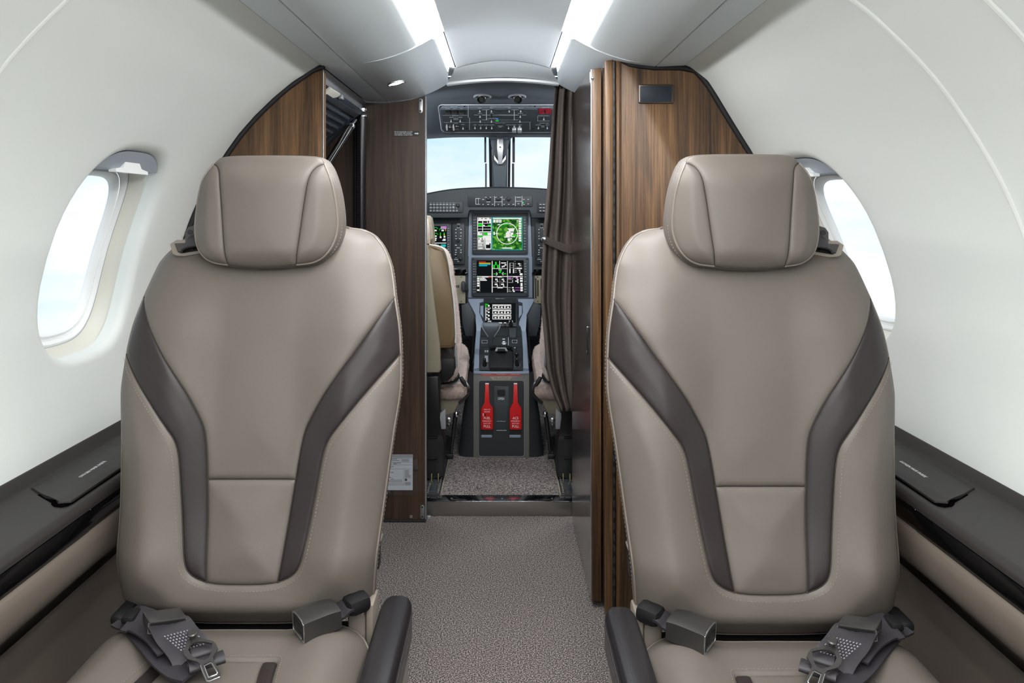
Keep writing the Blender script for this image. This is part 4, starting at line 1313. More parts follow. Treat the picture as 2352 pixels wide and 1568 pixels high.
lathe('strap_stud', [(.0046, -.004), (.0046, .006), (.0072, .008), (.0074, .0095), (.006, .0108)], tpn.hit(443.5, 1465, .001), (0, -.25, 1), M['gunmetal'], belt, 20)
rbox('anchor_bracket', C(284, 1408, .416) + Vector((0, .004, 0)), (.022, .05, .014), .005, M['black'], belt)
rbox('anchor_bracket', C(302, 1414, .428), (.020, .03, .012), .005, M['black_r'], belt)

buck = thing('seat_belt_buckle', 'grey seat belt buckle lying at the aisle side of the seat by the stair door', 'buckle', P(730, 1435, 1.07), 'seat belt buckles')
an = math.radians(36)
Rz = Matrix.Rotation(an, 3, 'Z') @ Matrix.Rotation(math.radians(-3), 3, 'Y')
bc = Vector((-.2765, 1.0710, .4220))
bm = bmesh.new()
prof = []
L_, Wd, Ht = .058, .046, .031
secs = []
for t_ in np.linspace(-1, 1, 9):
    x = t_ * L_ / 2
    k = 1 - .06 * max(0, t_) ** 2
    tp_h = Ht / 2 - .003 * max(0, t_) ** 2 - .0015 * max(0, -t_ - .7)
    row = [(-Wd / 2 * k, -Ht / 2)]
    for y in np.linspace(-1, 1, 9):
        row.append((y * Wd / 2 * k * (.985), tp_h - .0028 * abs(y) ** 3))
    row.append((Wd / 2 * k, -Ht / 2))
    secs.append([bc + Rz @ Vector((x, y, z)) for y, z in row])
hs = loft('housing', secs, M['gunmetal'], buck, True, True, 35)
def bp(x, y, z): return bc + Rz @ Vector((x, y, z))
fx = -L_ / 2
fn_ = Rz @ Vector((-1, 0, 0))
solid('face_plate', [bp(fx, y, z) for y, z in ((-.0195, -.0125), (.0195, -.0125), (.0195, .009), (.012, .0112), (-.012, .0112), (-.0195, .009))], fn_, .0006, M['grey_dd'], buck)
solid('release_button', [bp(fx - .0005, y, z) for y, z in ((-.0165, -.003), (.0165, -.003), (.0165, .0075), (-.0165, .0075))], fn_, .0008, M['black'], buck, .0004)
solid('slot', [bp(fx - .0006, y, z) for y, z in ((-.0165, -.0105), (.004, -.0105), (.004, -.005), (-.0165, -.005))], fn_, .0004, M['gloss'], buck)
rbox('release_bar', bp(fx - .0012, -.002, -.0118), (.0024, .024, .0028), .001, M['alu'], buck, rot=Rz)
b = MB(); b.tube([bp(fx, y, z) for y, z in ((-.0222, -.0148), (.0222, -.0148), (.0222, .0115), (.013, .0142), (0, .0149), (-.013, .0142), (-.0222, .0115))], .0011, 6, closed=True)
b.build('face_rim', M['alu'], buck, True)
ribbon('buckle_strap', [bp(.024, 0, -.003), bp(.036, -.001, -.002), bp(.046, -.002, .004), bp(.058, -.002, .002)], [tuple(Rz @ Vector((0, 1, .1)))] * 4, .036, .004, M['webbing'], buck)
rbox('strap_sleeve', bp(.062, -.001, .0015), (.038, .040, .026), .010, M['black_r'], buck, rot=Rz)

def mirror_tree(root, dx, dy, label, parent=None, skip=()):
    n = root.copy()
    if root.data is not None and root.type == 'MESH':
        me = root.data.copy()
        co = np.empty(len(me.vertices) * 3); me.vertices.foreach_get('co', co)
        co = co.reshape(-1, 3); co[:, 0] = -co[:, 0] + dx; co[:, 1] += dy
        me.vertices.foreach_set('co', co.ravel()); me.flip_normals(); me.update()
        n.data = me
    else:
        n.location = (-root.location.x + dx, root.location.y + dy, root.location.z)
    COL.objects.link(n)
    if parent is not None:
        n.parent = parent
        n.matrix_parent_inverse = Matrix.Translation(-Vector(parent.location)) if parent.type == 'EMPTY' else Matrix.Identity(4)
    if label: n['label'] = label
    for ch in list(root.children):
        k = mirror_tree(ch, dx + (.012 if root.type == 'EMPTY' and ch.name.startswith('armrest') else 0), dy, None, n)
    return n
seat_b = mirror_tree(seat, 0, -.030, 'taupe leather cabin seat in front of the tall walnut wardrobe by the folding door')
belt_b = mirror_tree(belt, .018, -.018, 'folded black lap belt with adjuster and metal tongue on the seat before the wardrobe')
buck_b = mirror_tree(buck, -.004, -.028, 'grey seat belt buckle lying at the aisle side of the seat before the wardrobe')

# ================================================================== COCKPIT
# shell
structure(mesh('floor_cockpit', [(-.70, 2.470, .05), (.70, 2.470, .05), (.70, 3.9, .05), (-.70, 3.9, .05)], [(0, 1, 2, 3)], M['carpet'], None, fix=False), 'grey speckled cockpit carpet beyond the steel step')
DS = (2.40, 2.60, 2.78, 2.85, 2.95, 3.05, 3.13, 3.26, 3.30)
ZS = (1.476, 1.470, 1.459, 1.451, 1.423, 1.393, 1.369, 1.3665, 1.3655)
rings = []
for d, z in zip(DS, ZS):
    k_ = float(np.interp(d, [2.85, 3.13], [1.0, .22]))
    rings.append([(x, d, z - k_ * (.22 * max(0, abs(x) - .16) ** 1.5 + .16 * max(0, abs(x) - .25))) for x in np.linspace(-.62, .62, 33)])
structure(loft('ceiling_cockpit', rings, M['grey'], None, closed=False, smooth=60), 'dark blue-grey cockpit headliner')
for sg, nm in ((-1, 'wall_cockpit_left'), (1, 'wall_cockpit_right')):
    o = MB()
    for z0, z1, y0, y1 in ((0, .92, 2.42, 3.95), (1.24, 1.46, 2.42, 3.95), (.90, 1.26, 2.42, 2.62), (.90, 1.26, 3.12, 3.20)):
        o.box((sg * .66, (y0 + y1) / 2, (z0 + z1) / 2), (.05, y1 - y0, z1 - z0))
    o.box((sg * .58, 2.43, .7), (.30, .02, 1.5))
    structure(o.build(nm, M['grey'], None))
    w = mesh('window_%d' % (n_), [(sg * .66, 2.6, .90), (sg * .66, 3.95, .90), (sg * .66, 3.95, 1.26), (sg * .66, 2.6, 1.26)], [(0, 1, 2, 3)], M['pane'], None, fix=False)
    structure(w); n_ += 1
structure(mesh('wall_footwell', [(-.66, 3.88, .0), (.66, 3.88, .0), (.66, 3.88, 1.02), (-.66, 3.88, 1.02)], [(0, 1, 2, 3)], M['grey_dd'], None, fix=False))

# windscreen: header, centre post, panes
pw = D(3.34)
structure(plate('wall_windscreen_header', [(830, 270), (1470, 270), (1470, 311.5), (1190, 311.5), (1178, 313), (1171, 319), (1170, 330), (1127, 330), (1127, 319), (1120, 313), (1106, 311.5), (830, 311.5)], pw, .025, M['grey'], None, .004))
post = plate('windscreen_post', [(1126.5, 305), (1169.5, 305), (1168.5, 330), (1166.5, 345), (1165.5, 432), (1130.5, 432), (1130, 345), (1127.5, 330)], pw, .030, M['grey'], None, .010)
post['kind'] = 'structure'; post.name = 'trim_windscreen_post'
pb = D(3.40)
for x0, x1, y0, y1, k, thick in ((1112.5, 1117, 314, 373, 'grey_d', .008), (1114.3, 1118, 375.5, 440, 'grey_d', .008), (1176.8, 1182.6, 314, 373, 'grey_d', .008), (1175.8, 1181, 375.5, 440, 'grey_d', .008)):
    o = prect('trim_windscreen_seal', x0, y0, x1, y1, pb, thick, M[k], None, 0); o['kind'] = 'structure'
for x0, x1, xb0, xb1 in ((1122.5, 1129, 1124.5, 1131), (1167.5, 1173, 1166, 1171.5)):
    o = plate('trim_windscreen_edge', [(x0, 306), (x1, 306), (xb1, 440), (xb0, 440)], pb, .012, M['black_r'], None); o['kind'] = 'structure'
for k, (xa, xb) in enumerate(((800, 1126), (1170, 1500))):
    w = mesh('window_%d' % n_, [D(q).hit(x, y) for x, y, q in ((xa, 280, 3.42), (xb, 280, 3.42), (xb, 462, 3.95), (xa, 462, 3.95))], [(0, 1, 2, 3)], M['pane'], None, fix=False)
    structure(w); n_ += 1

t = thing('windscreen_post_fitting', 'pale grey arrow-shaped fitting hanging on the windscreen centre post', 'fitting', P(1148, 340, 3.29))
pf = D(3.305)
plate('bar', rr(1141, 304.5, 1156, 364, 5) if False else [(1141.5, 309), (1144, 305.5), (1148.5, 304.5), (1153, 305.5), (1156, 309), (1156, 340), (1153.5, 378), (1144, 378), (1141.8, 340)], pf, .026, M['bat'], t, .004)
for s in (-1, 1):
    q = [(1148.5 + s * 4.5, 371), (1148.5 + s * 4.5, 378.5), (1148.5 + s * 13.5, 366.5), (1148.5 + s * 13.8, 356)]
    plate('wing', q, pf, .022, M['alu'], t, .002)
lathe('screw', [(.004, 0), (.004, .001)], pf.hit(1149, 338, .026), (0, -1, 0), M['black'], t, 10)

# eyeball lamps in the cockpit ceiling
for i, (px, py, lab, tl) in enumerate(((1108, 221, 'round chrome-ringed eyeball vent above the overhead panel, nearer the dark partition', -.35), (1188, 221, 'round chrome-ringed eyeball vent above the overhead panel, nearer the curtain', .25))):
    pc = Plane((0, 2.70, 1.4615), (0, -.08, -1)).hit(px, py)
    t = thing('eyeball_vent', lab, 'vent', pc, 'cockpit ceiling vents')
    n2 = Vector((0, -.10, -1)).normalized()
    lathe('ring', [(.0262, -.001), (.0335, -.001), (.0345, .003), (.0315, .006), (.0275, .005), (.0255, .0005)], pc, n2, M['silver'], t, 32, cap=False)
    lathe('socket', [(.0268, .0004), (.02, .0006)], pc, n2, M['black'], t, 24)
    ax = Vector((tl, -.75, -.55)).normalized()
    lathe('eyeball', [(.0, -.016), (.012, -.013), (.018, -.006), (.0195, .002), (.0175, .010), (.0135, .013)], pc + n2 * .006, ax, M['gunmetal'], t, 24)
    lathe('nozzle', [(.0135, .012), (.0140, .020), (.0125, .021), (.0110, .014)], pc + n2 * .006, ax, M['black'], t, 20)

# ------------------------------------------------------------------ overhead panel
t = thing('overhead_panel', 'dark overhead switch panel above the windscreen', 'panel', P(1150, 272, 2.98))
po = Plane((0, 2.85, 1.4497), (0, -.0803, -.27))
out_ = [(1007, 247), (1009, 243), (1014, 240.5), (1296, 240.5), (1301, 243), (1303, 247), (1297, 297), (1293, 301), (1286, 303), (1024, 303), (1018, 301), (1014, 297)]
plate('panel_rim', out_, po, .014, M['grey'], t, .003)
b = MB(); b.tube([po.hit(x, y, .0145) for x, y in out_], .0022, 8, closed=True); b.build('rim_edge', M['bat'], t, True)
inn = [(1012, 247), (1015, 243.5), (1295, 243.5), (1297, 247), (1292, 296), (1288, 300), (1024, 300), (1020, 297)]
plate('panel_face', inn, po, .0160, M['grey_d'], t, .001)
FO = .0162
rc = []
rc += [(1118, 251.5, 1126, 252.3, 0), (1103, 251.9, 1117.4, 252.6, 0), (1116.3, 251.9, 1118.2, 276, 0), (1105, 275.2, 1118, 276, 0)]
rc += [(1105, 263.6, 1192, 264.8, 0), (1105, 275.3, 1192, 275.7, 0), (1171, 251.8, 1193, 252.6, 0), (1180.4, 252, 1182, 276, 0), (1181, 275.2, 1192, 276, 0)]
rc += [(1075, 242, 1076, 270, 1), (1078, 270, 1079, 298, 1), (1016, 264.3, 1076, 264.7, 1), (1018, 281, 1078, 281.4, 1), (1078, 280.2, 1220, 280.6, 1), (1217, 281, 1217.8, 298, 1)]
rc += [(1236, 265.6, 1262, 266.2, 0), (1234, 277.4, 1262, 278, 0), (1235, 265.6, 1235.8, 278, 0)]
random.seed(11)
for x, y in ((1102, 248.4), (1128.7, 248.4), (1169.5, 248.4), (1195.9, 248.4), (1091, 286.8), (1104, 286.8), (1117, 286.8), (1129.5, 286.8), (1168, 286.8), (1181, 286.8), (1194, 286.8), (1036, 269.3), (1057, 269.3), (1063, 285.8), (1047, 282.8), (1236, 286.8), (1257, 286.8), (1028, 249.5), (1044, 249.8), (1060, 249.5), (1102.5, 260.3), (1129, 260), (1195, 260.3), (1046.5, 271.4), (1046.5, 274.5), (1125, 272), (1134, 272), (1149, 289.2), (1149, 291.6), (1247, 289), (1247, 291.4), (1095, 264), (1204, 264)):
    w = random.uniform(3, 5.5)
    x0 = x - w
    while x0 < x + w:
        q = random.uniform(.8, 1.6)
        rc.append((x0, y - .55, x0 + q, y + .55, 1)); x0 += q + .45
rects('lettering', rc, po, [M['grey_p'], M['grey_p']], t, FO)
for s, x, y, h in (('ELECTRICAL POWER MANAGEMENT', 1149, 244.9, 2.0), ('SYSTEM TEST', 1043, 245.3, 1.9), ('FUEL PUMPS', 1046, 266.4, 1.7), ('EXTERNAL LIGHTS', 1149, 282.6, 1.8), ('MASTER POWER', 1253, 246.8, 1.7), ('PASSENGER OXYGEN', 1250, 282.6, 1.6)):
    text(s, x, y, h, po, M['white'], t, off=FO + .0004)
def toggle(x, y, L2=5.0):
    a = po.hit(x, y - 2, FO)
    sw_ = lathe('toggle_switch', [(.0055, 0), (.0055, .003), (.0035, .0035)], a, po.n, M['gunmetal'], t, 10)
    c = po.hit(x, y + L2, FO + .018)
    b = MB(); b.tube([a, a.lerp(c, .5), c - (c - a) * .1, c], [.0018, .0022, .0034, .0022], 8)
    b.build('bat', M['bat'], sw_, True)
for x, y in ((1102, 253.5), (1128.7, 253.5), (1169.5, 253.5), (1195.9, 253.5), (1102.5, 266), (1195, 266), (1103, 277), (1129, 277), (1194, 277), (1036, 276), (1057, 276), (1063.5, 293), (1091, 292), (1104, 292), (1117, 292), (1129.5, 292), (1168, 292), (1236.5, 292), (1257, 292), (1249, 271.5)):
    toggle(x, y, 3.5)
for x in (1028, 1044, 1060):
    prect('push_button', x - 5.5, 252.5, x + 5.5, 258.5, po, .008, M['gunmetal'], t, .8, .001, FO - .002)
    prect('button_face', x - 4.8, 253.0, x + 4.8, 257, po, .0015, M['black'], t, .5, 0, FO + .006)
for x in (1181, 1193.5):
    toggle(x, 290, 1)
    prect('switch_guard', x - 5, 293, x + 5, 300.5, po, .010, M['bat'], t, 1.0, .002, FO)
for x in (1026, 1041.5):
    b = MB(); b.tube([po.hit(x, 286, FO), po.hit(x, 292, FO + .014), po.hit(x + .6, 299, FO + .020)], [.0025, .0045, .003], 8)
    b.build('guard_arm', M['bat'], t, True)
prect('guard_bar', 1029, 287, 1039, 300, po, .012, M['gunmetal'], t, 1.5, .002, FO)
prect('guard_cover', 1044, 288, 1055, 295, po, .006, M['gunmetal'], t, 1.5, .002, FO)
b = MB(); b.tube([po.hit(1129, 263, FO), po.hit(1129, 266, FO + .016), po.hit(1129, 271, FO + .022)], [.003, .0042, .002], 8)
b.build('selector_lever', M['black'], t, True)
prect('red_placard', 1237.5, 248.8, 1266, 261, po, .0012, M['red_d'], t, .6, 0, FO)
b = MB(); b.tube([po.hit(1251.5, 253, FO), po.hit(1252, 259.5, FO + .018)], [.003, .0035], 8)
b.build('master_switch', M['black'], t, True)
rects('lamp', [(1139.7, 272, 1144.3, 273.8, 0)], po, [M['e_ledb']], t, FO)
rects('lamp', [(1138.5, 276.6, 1145.3, 278.6, 0)], po, [M['e_green']], t, FO)
for x, y in ((1067, 244), (1228.5, 244), (1224, 296), (1072, 296)):
    lathe('screw', [(.004, 0), (.004, .0012)], po.hit(x, y, FO), po.n, M['black'], t, 8)

# ------------------------------------------------------------------ instrument panel
t = thing('instrument_panel', 'dark grey cockpit instrument panel with glowing displays and glareshield', 'panel', (0, 3.35, 0))
pg = D(3.27)
# glareshield: arched top, sloping forward
topc = crs([(780, 497), (880, 465), (979, 443.5), (1049, 432.5), (1148, 429), (1255, 433), (1350, 446), (1420, 465), (1520, 497)], 6)
rg = []
for d, k, dy in ((3.275, 1.0, 3.5), (3.270, 1.0, 1.0), (3.278, 1.0, -.2), (3.32, 1.0, 0.0), (3.44, 1.0, 0)):
    rg.append([pg.hit(x, y + dy) + Vector((0, d - 3.27, .0)) for x, y in topc])
loft('glareshield_top', rg, M['grey_d'], t, closed=False, smooth=60)
gf = [(x, y + 3) for x, y in topc] + [(1520, 500), (1460, 500), (1222, 500), (1219, 498), (1219, 483), (1216, 480), (1079, 480), (1076, 483), (1076, 498), (1073, 500), (830, 500), (780, 500)]
plate('glareshield_face', gf, D(3.300), .026, M['grey_d'], t, .004)
pf_ = D(3.274)
prect('autopilot_panel', 1075, 450, 1222.5, 474.5, pf_, .006, M['grey_dd'], t, 1.2, .001)
prect('keypad_panel', 983, 464, 1063.5, 488.5, pf_, .006, M['grey_dd'], t, 2.5, .001)
prect('keypad_panel', 1234, 464, 1312, 488.5, pf_, .006, M['grey_dd'], t, 2.5, .001)
random.seed(5)
r1 = []
def zx(x): return 960 + x * .17857
def zy(y): return 420 + y * .17857
for x0, y0, x1, y1 in ((740, 197, 800, 203), (740, 270, 800, 276), (740, 197, 746, 276), (775, 197, 779, 276), (984, 168, 990, 300), (1080, 168, 1086, 300), (1251, 168, 1257, 300), (1336, 168, 1342, 300), (1257, 233, 1336, 238), (990, 240, 1080, 245)):
    r1.append((zx(x0), zy(y0), zx(x1), zy(y1), 0))
for x, y, w in ((838, 213, 22), (875, 185, 22), (930, 185, 20), (905, 243, 50), (838, 276, 18), (903, 275, 26), (960, 275, 20), (1035, 275, 14), (1005, 185, 18), (1065, 185, 18), (1106, 212, 16), (1108, 275, 18), (1168, 275, 18), (1228, 275, 26), (1295, 184, 56), (1293, 268, 20), (1362, 212, 18), (1417, 212, 18), (1417, 270, 18), (1362, 275, 22)):
    r1.append((zx(x - w / 2), zy(y - 4), zx(x + w / 2), zy(y + 4), 0))
rects('lettering', r1, pf_, [M['grey_p']], t, .0073)
for x, y in ((903, 205), (1032, 205), (1167, 205)):
    lathe('knob', [(.010, 0), (.0095, .012), (.007, .014)], pf_.hit(zx(x), zy(y), .006), (0, -1, 0), M['grey_dd'], t, 16)
rects('lamp', [(zx(1346), zy(248), zx(1358), zy(262), 0)], pf_, [M['e_led']], t, .0065)
r1 = []
for row, y in enumerate((275, 318, 358)):
    for i in range(9):
        x = 165 + i * 42
        if row == 0 and i > 7: continue
        w = random.uniform(20, 32)
        r1.append((zx(x - w / 2), zy(y - 4), zx(x + w / 2), zy(y + 4), 0))
        r1.append((zx(x - w / 3), zy(y - 22), zx(x + w / 4), zy(y - 19), 0))
        xr = zx(x) + 252
        if i < 9: r1.append((xr - w * .09, zy(y - 4), xr + w * .09, zy(y + 4), 0))
r1.append((zx(448), zy(303), zx(460), zy(315), 0))
rects('lettering', r1, pf_, [M['grey_p']], t, .0073)
for x in (512, 1890):
    lathe('knob', [(.009, 0), (.0085, .012), (.006, .014)], pf_.hit(zx(x), zy(290), .006), (0, -1, 0), M['grey_dd'], t, 16)
b = MB()
for row, y in enumerate((275, 318, 358)):
    for i in range(9):
        x = zx(165 + i * 42)
        for xx in (x, x + 252):
            c = pf_.hit(xx, zy(y), .0062); b.box(c, (.0125, .001, .0085))
b.build('key_row', M['key'], t, kind='stuff')

# panel body behind, with stepped bays
pp_ = D(3.40)
plate('panel_body', [(800, 480), (1500, 480), (1500, 614), (1232, 614), (1226, 620), (1226, 700), (1072, 700), (1072, 620), (1066, 614), (800, 614)], pp_, .040, M['grey_d'], t, .004)
# light grey centre surround
plate('centre_surround', [(1076.5, 483), (1219, 483), (1219.5, 586), (1222.5, 590), (1222.7, 694), (1075.6, 694), (1075.8, 590), (1077, 586)], D(3.362), .012, M['grey_l'], t, .003)
plate('bay_shadow', [(1080, 486), (1217, 486), (1217, 586), (1080, 586)], D(3.352), .0015, M['grey'], t)
pd = D(3.340)
def display(name, x0, y0, x1, y1, sx0, sy0, sx1, sy1, keys=11):
    d = prect(name, x0, y0, x1, y1, D(3.352), .014, M['grey_d'], t, 2.2, .003)
    rects('screen_glass', [(sx0, sy0, sx1, sy1, 0)], pd, [M['e_black']], d, .0024)
    b = MB(); 
    for p, q in (((sx0, sy0), (sx1, sy0)), ((sx1, sy0), (sx1, sy1)), ((sx1, sy1), (sx0, sy1)), ((sx0, sy1), (sx0, sy0))):
        b.tube([pd.hit(*p, .0022), pd.hit(*q, .0022)], .0012, 6)
    b.build('screen_rim', M['black'], d, True)
    b = MB(); r_ = []
    for s in (0, 1):
        cx = (x0 + sx0) / 2 if s == 0 else (x1 + sx1) / 2
        for i in range(keys):
            y = y0 + (y1 - y0) * (.165 + .067 * i + (.05 if i >= 6 else 0))
            b.box(pd.hit(cx, y, .0025), (.009, .002, .0068))
            r_.append((cx - 2.0, y - .4, cx + .6, y + .4, 0))
            xt = cx + (2.8 if s == 0 else -3.6)
            r_.append((xt, y - .7, xt + .8, y + .7, 0))
    b.build('bezel_keys', M['key'], d, kind='stuff')
    rects('lettering', r_, pd, [M['grey_p']], d, .0042)
    for x in (x0 + 4, x1 - 4):
        for y in (y0 + 4, y1 - 4):
            prect('corner_screw', x - 2, y - 2, x + 2, y + 2, pd, .0012, M['black'], d, .8, 0, .002)
    return d
EM = ['e_black', 'e_white', 'e_green', 'e_cyan', 'e_blue', 'e_red', 'e_yel', 'e_mag', 'e_grey']
EMM = [M[k] for k in EM]
d_up = display('map_display', 1084.5, 489, 1212.3, 583.5, 1095, 498, 1201, 574.5)
def wx(x): return 1080 + x * .13397
def wy(y): return 480 + y * .13397
def wr(x0, y0, x1, y1, k): return (wx(x0), wy(y0), wx(x1), wy(y1), k)
rects('screen_map', [(wx(382), wy(140), wx(898), wy(703), 0)], pd, [M['map']], d_up, .0028)
r = [wr(372, 135, 898, 146, 3), wr(372, 692, 898, 703, 3), wr(372, 135, 384, 703, 3), wr(887, 135, 898, 703, 3)]
r += [wr(118, 140, 366, 700, 8), wr(124, 148, 362, 240, 1), wr(124, 240, 362, 390, 0)]
for x0, y0, x1, y1, k in ((135, 205, 208, 238, 0), (222, 205, 290, 238, 0), (300, 200, 325, 238, 0), (135, 160, 150, 172, 0), (190, 155, 212, 168, 0), (250, 158, 285, 170, 0), (330, 150, 355, 165, 0),
                          (134, 250, 210, 292, 2), (222, 270, 250, 290, 1), (300, 268, 358, 290, 2), (124, 292, 362, 299, 1), (124, 338, 362, 346, 1), (208, 196, 218, 386, 1), (124, 382, 362, 392, 1), (356, 196, 364, 390, 1), (122, 196, 132, 390, 1), (124, 238, 362, 246, 1),
                          (124, 395, 205, 450, 1), (165, 398, 208, 415, 8), (250, 400, 295, 455, 2), (215, 402, 250, 420, 2), (298, 405, 360, 450, 1), (140, 455, 212, 480, 2), (216, 455, 360, 500, 1), (255, 500, 362, 545, 1),
                          (130, 488, 245, 525, 1), (140, 500, 155, 520, 0), (198, 500, 214, 520, 0), (134, 530, 185, 568, 1), (134, 572, 225, 588, 1), (134, 600, 205, 612, 1), (134, 622, 210, 636, 1), (140, 660, 215, 680, 1), (234, 500, 244, 640, 1),
                          (258, 550, 362, 680, 1), (270, 600, 350, 672, 0), (270, 594, 325, 610, 1), (330, 585, 350, 600, 0), (268, 684, 338, 696, 1)):
    r.append(wr(x0, y0, x1, y1, k))
r += [wr(388, 150, 880, 172, 1), wr(395, 180, 435, 232, 1), (wx(445), wy(182), wx(478), wy(232), 1), wr(485, 182, 538, 232, 1), wr(490, 196, 530, 202, 8), wr(490, 214, 530, 220, 8)]
for i in range(10): r.append(wr(830, 152 + i * 41, 876, 184 + i * 41, 1))
r += [wr(795, 190, 818, 200, 1), wr(802, 190, 810, 242, 1), wr(470, 258, 510, 275, 1), wr(515, 256, 650, 272, 2), wr(650, 260, 740, 272, 8), wr(720, 446, 820, 462, 2), wr(435, 412, 486, 424, 1), wr(785, 412, 840, 424, 1), wr(400, 390, 424, 442, 1), wr(545, 658, 722, 678, 1)]
random.seed(8)
for x0, y0, x1, y1 in ((640, 330, 720, 350), (660, 350, 750, 385), (630, 380, 690, 410), (610, 400, 680, 470), (690, 400, 740, 440), (580, 470, 680, 488), (690, 465, 765, 480), (640, 500, 680, 530), (645, 530, 690, 550), (680, 500, 715, 520), (720, 330, 760, 350), (650, 440, 720, 460)):
    r.append(wr(x0, y0, x1, y1, 1))
rects('screen_print', r, pd, EMM, d_up, .0030)
b = MB()
cc = (wx(634), wy(420)); R1 = 180 * .13397
n = 64
for i in range(n):
    a0, a1 = 2 * math.pi * i / n, 2 * math.pi * (i + 1) / n
    q = [pd.hit(cc[0] + R1 * math.cos(a) * k, cc[1] + R1 * math.sin(a) * k, .0036) for a, k in ((a0, .96), (a1, .96), (a1, 1.03), (a0, 1.03))]
    b.add(q, [(0, 1, 2, 3)])
b.build('range_ring', M['e_white'], d_up, fix=False)
d_lo = display('systems_display', 1083, 591, 1214, 680.5, 1095, 598, 1202.5, 672)
r = [wr(370, 890, 384, 1428, 1), wr(634, 890, 642, 1428, 1), wr(112, 1150, 905, 1160, 1), wr(500, 890, 510, 1020, 1), wr(384, 1016, 634, 1024, 1), wr(384, 1335, 634, 1342, 1), wr(507, 1185, 513, 1325, 8), wr(395, 1246, 620, 1251, 8),
     wr(150, 899, 268, 911, 5), wr(150, 920, 350, 935, 6), wr(150, 942, 348, 956, 4), wr(150, 964, 292, 978, 4),
     wr(426, 905, 454, 962, 2), wr(394, 955, 422, 1016, 2), wr(462, 955, 490, 1016, 2),
     wr(528, 915, 615, 932, 1), wr(590, 945, 620, 968, 1), wr(540, 975, 562, 1000, 1), wr(566, 968, 592, 992, 1),
     wr(490, 1050, 540, 1062, 2), wr(505, 1062, 528, 1080, 2), wr(490, 1080, 512, 1098, 2), wr(515, 1085, 535, 1096, 2), wr(398, 1106, 450, 1116, 2), wr(565, 1102, 618, 1116, 2), wr(552, 1106, 570, 1112, 2), wr(485, 1036, 540, 1044, 1), wr(445, 1085, 456, 1100, 1), wr(455, 1098, 468, 1122, 1), wr(445, 1120, 456, 1136, 1), wr(556, 1080, 570, 1096, 1), wr(545, 1098, 556, 1118, 1), wr(556, 1120, 568, 1134, 1),
     wr(670, 920, 752, 928, 8), wr(670, 920, 692, 1100, 8), wr(732, 920, 752, 1100, 8), wr(672, 1025, 690, 1096, 1), wr(734, 1025, 752, 1096, 1), wr(692, 962, 732, 968, 8), wr(692, 1002, 732, 1008, 8),
     wr(762, 930, 788, 942, 8), wr(818, 928, 856, 948, 1), wr(862, 935, 880, 944, 8), wr(762, 960, 780, 970, 8), wr(842, 956, 860, 976, 1), wr(866, 962, 888, 972, 8), wr(758, 990, 888, 996, 8), wr(760, 1014, 790, 1024, 1), wr(796, 1008, 888, 1028, 1), wr(762, 1045, 798, 1056, 8), wr(832, 1040, 860, 1060, 1), wr(762, 1075, 800, 1086, 8), wr(842, 1070, 862, 1090, 1), wr(850, 1100, 898, 1134, 1), wr(750, 895, 780, 902, 8),
     wr(118, 1158, 366, 1172, 8), wr(135, 1160, 160, 1172, 2), wr(320, 1158, 366, 1174, 5), wr(200, 1158, 310, 1171, 1), wr(118, 1176, 158, 1208, 1), wr(118, 1216, 158, 1245, 1), wr(118, 1258, 158, 1288, 1), wr(118, 1298, 158, 1328, 1), wr(118, 1376, 156, 1402, 1), wr(160, 1176, 170, 1415, 8), wr(172, 1176, 186, 1228, 1), wr(190, 1178, 252, 1190, 1), wr(190, 1194, 270, 1206, 1), wr(190, 1212, 286, 1228, 1),
     wr(470, 1160, 540, 1170, 1), wr(465, 1345, 560, 1356, 1), wr(740, 1160, 818, 1168, 1)]
for x in (428, 538):
    r += [wr(x, 1178, x + 40, 1186, 8), wr(x, 1198, x + 42, 1218, 1), wr(x + 28, 1224, x + 48, 1244, 1), wr(x - 2, 1258, x + 36, 1266, 8), wr(x - 8, 1278, x + 40, 1300, 1), wr(x + 28, 1305, x + 46, 1328, 1)]
r += [wr(650, 1174, 700, 1194, 7), wr(782, 1172, 822, 1194, 7), wr(708, 1176, 738, 1192, 8), wr(652, 1204, 738, 1214, 8), wr(800, 1200, 830, 1220, 1), wr(772, 1226, 825, 1244, 1), wr(806, 1248, 828, 1268, 1), wr(652, 1250, 738, 1262, 8), wr(720, 1226, 735, 1240, 1),
      wr(854, 1172, 900, 1202, 1), wr(854, 1214, 900, 1246, 1), wr(860, 1262, 900, 1328, 8), wr(864, 1270, 896, 1320, 1), wr(860, 1334, 902, 1366, 1), wr(860, 1374, 902, 1408, 1), wr(652, 1342, 700, 1354, 8), wr(716, 1336, 746, 1358, 1), wr(770, 1344, 845, 1352, 7), wr(652, 1380, 690, 1392, 8), wr(722, 1374, 752, 1396, 1), wr(770, 1384, 845, 1391, 7), wr(652, 1406, 710, 1418, 8), wr(732, 1400, 765, 1420, 1)]
rects('screen_print', r, pd, EMM, d_lo, .0030)
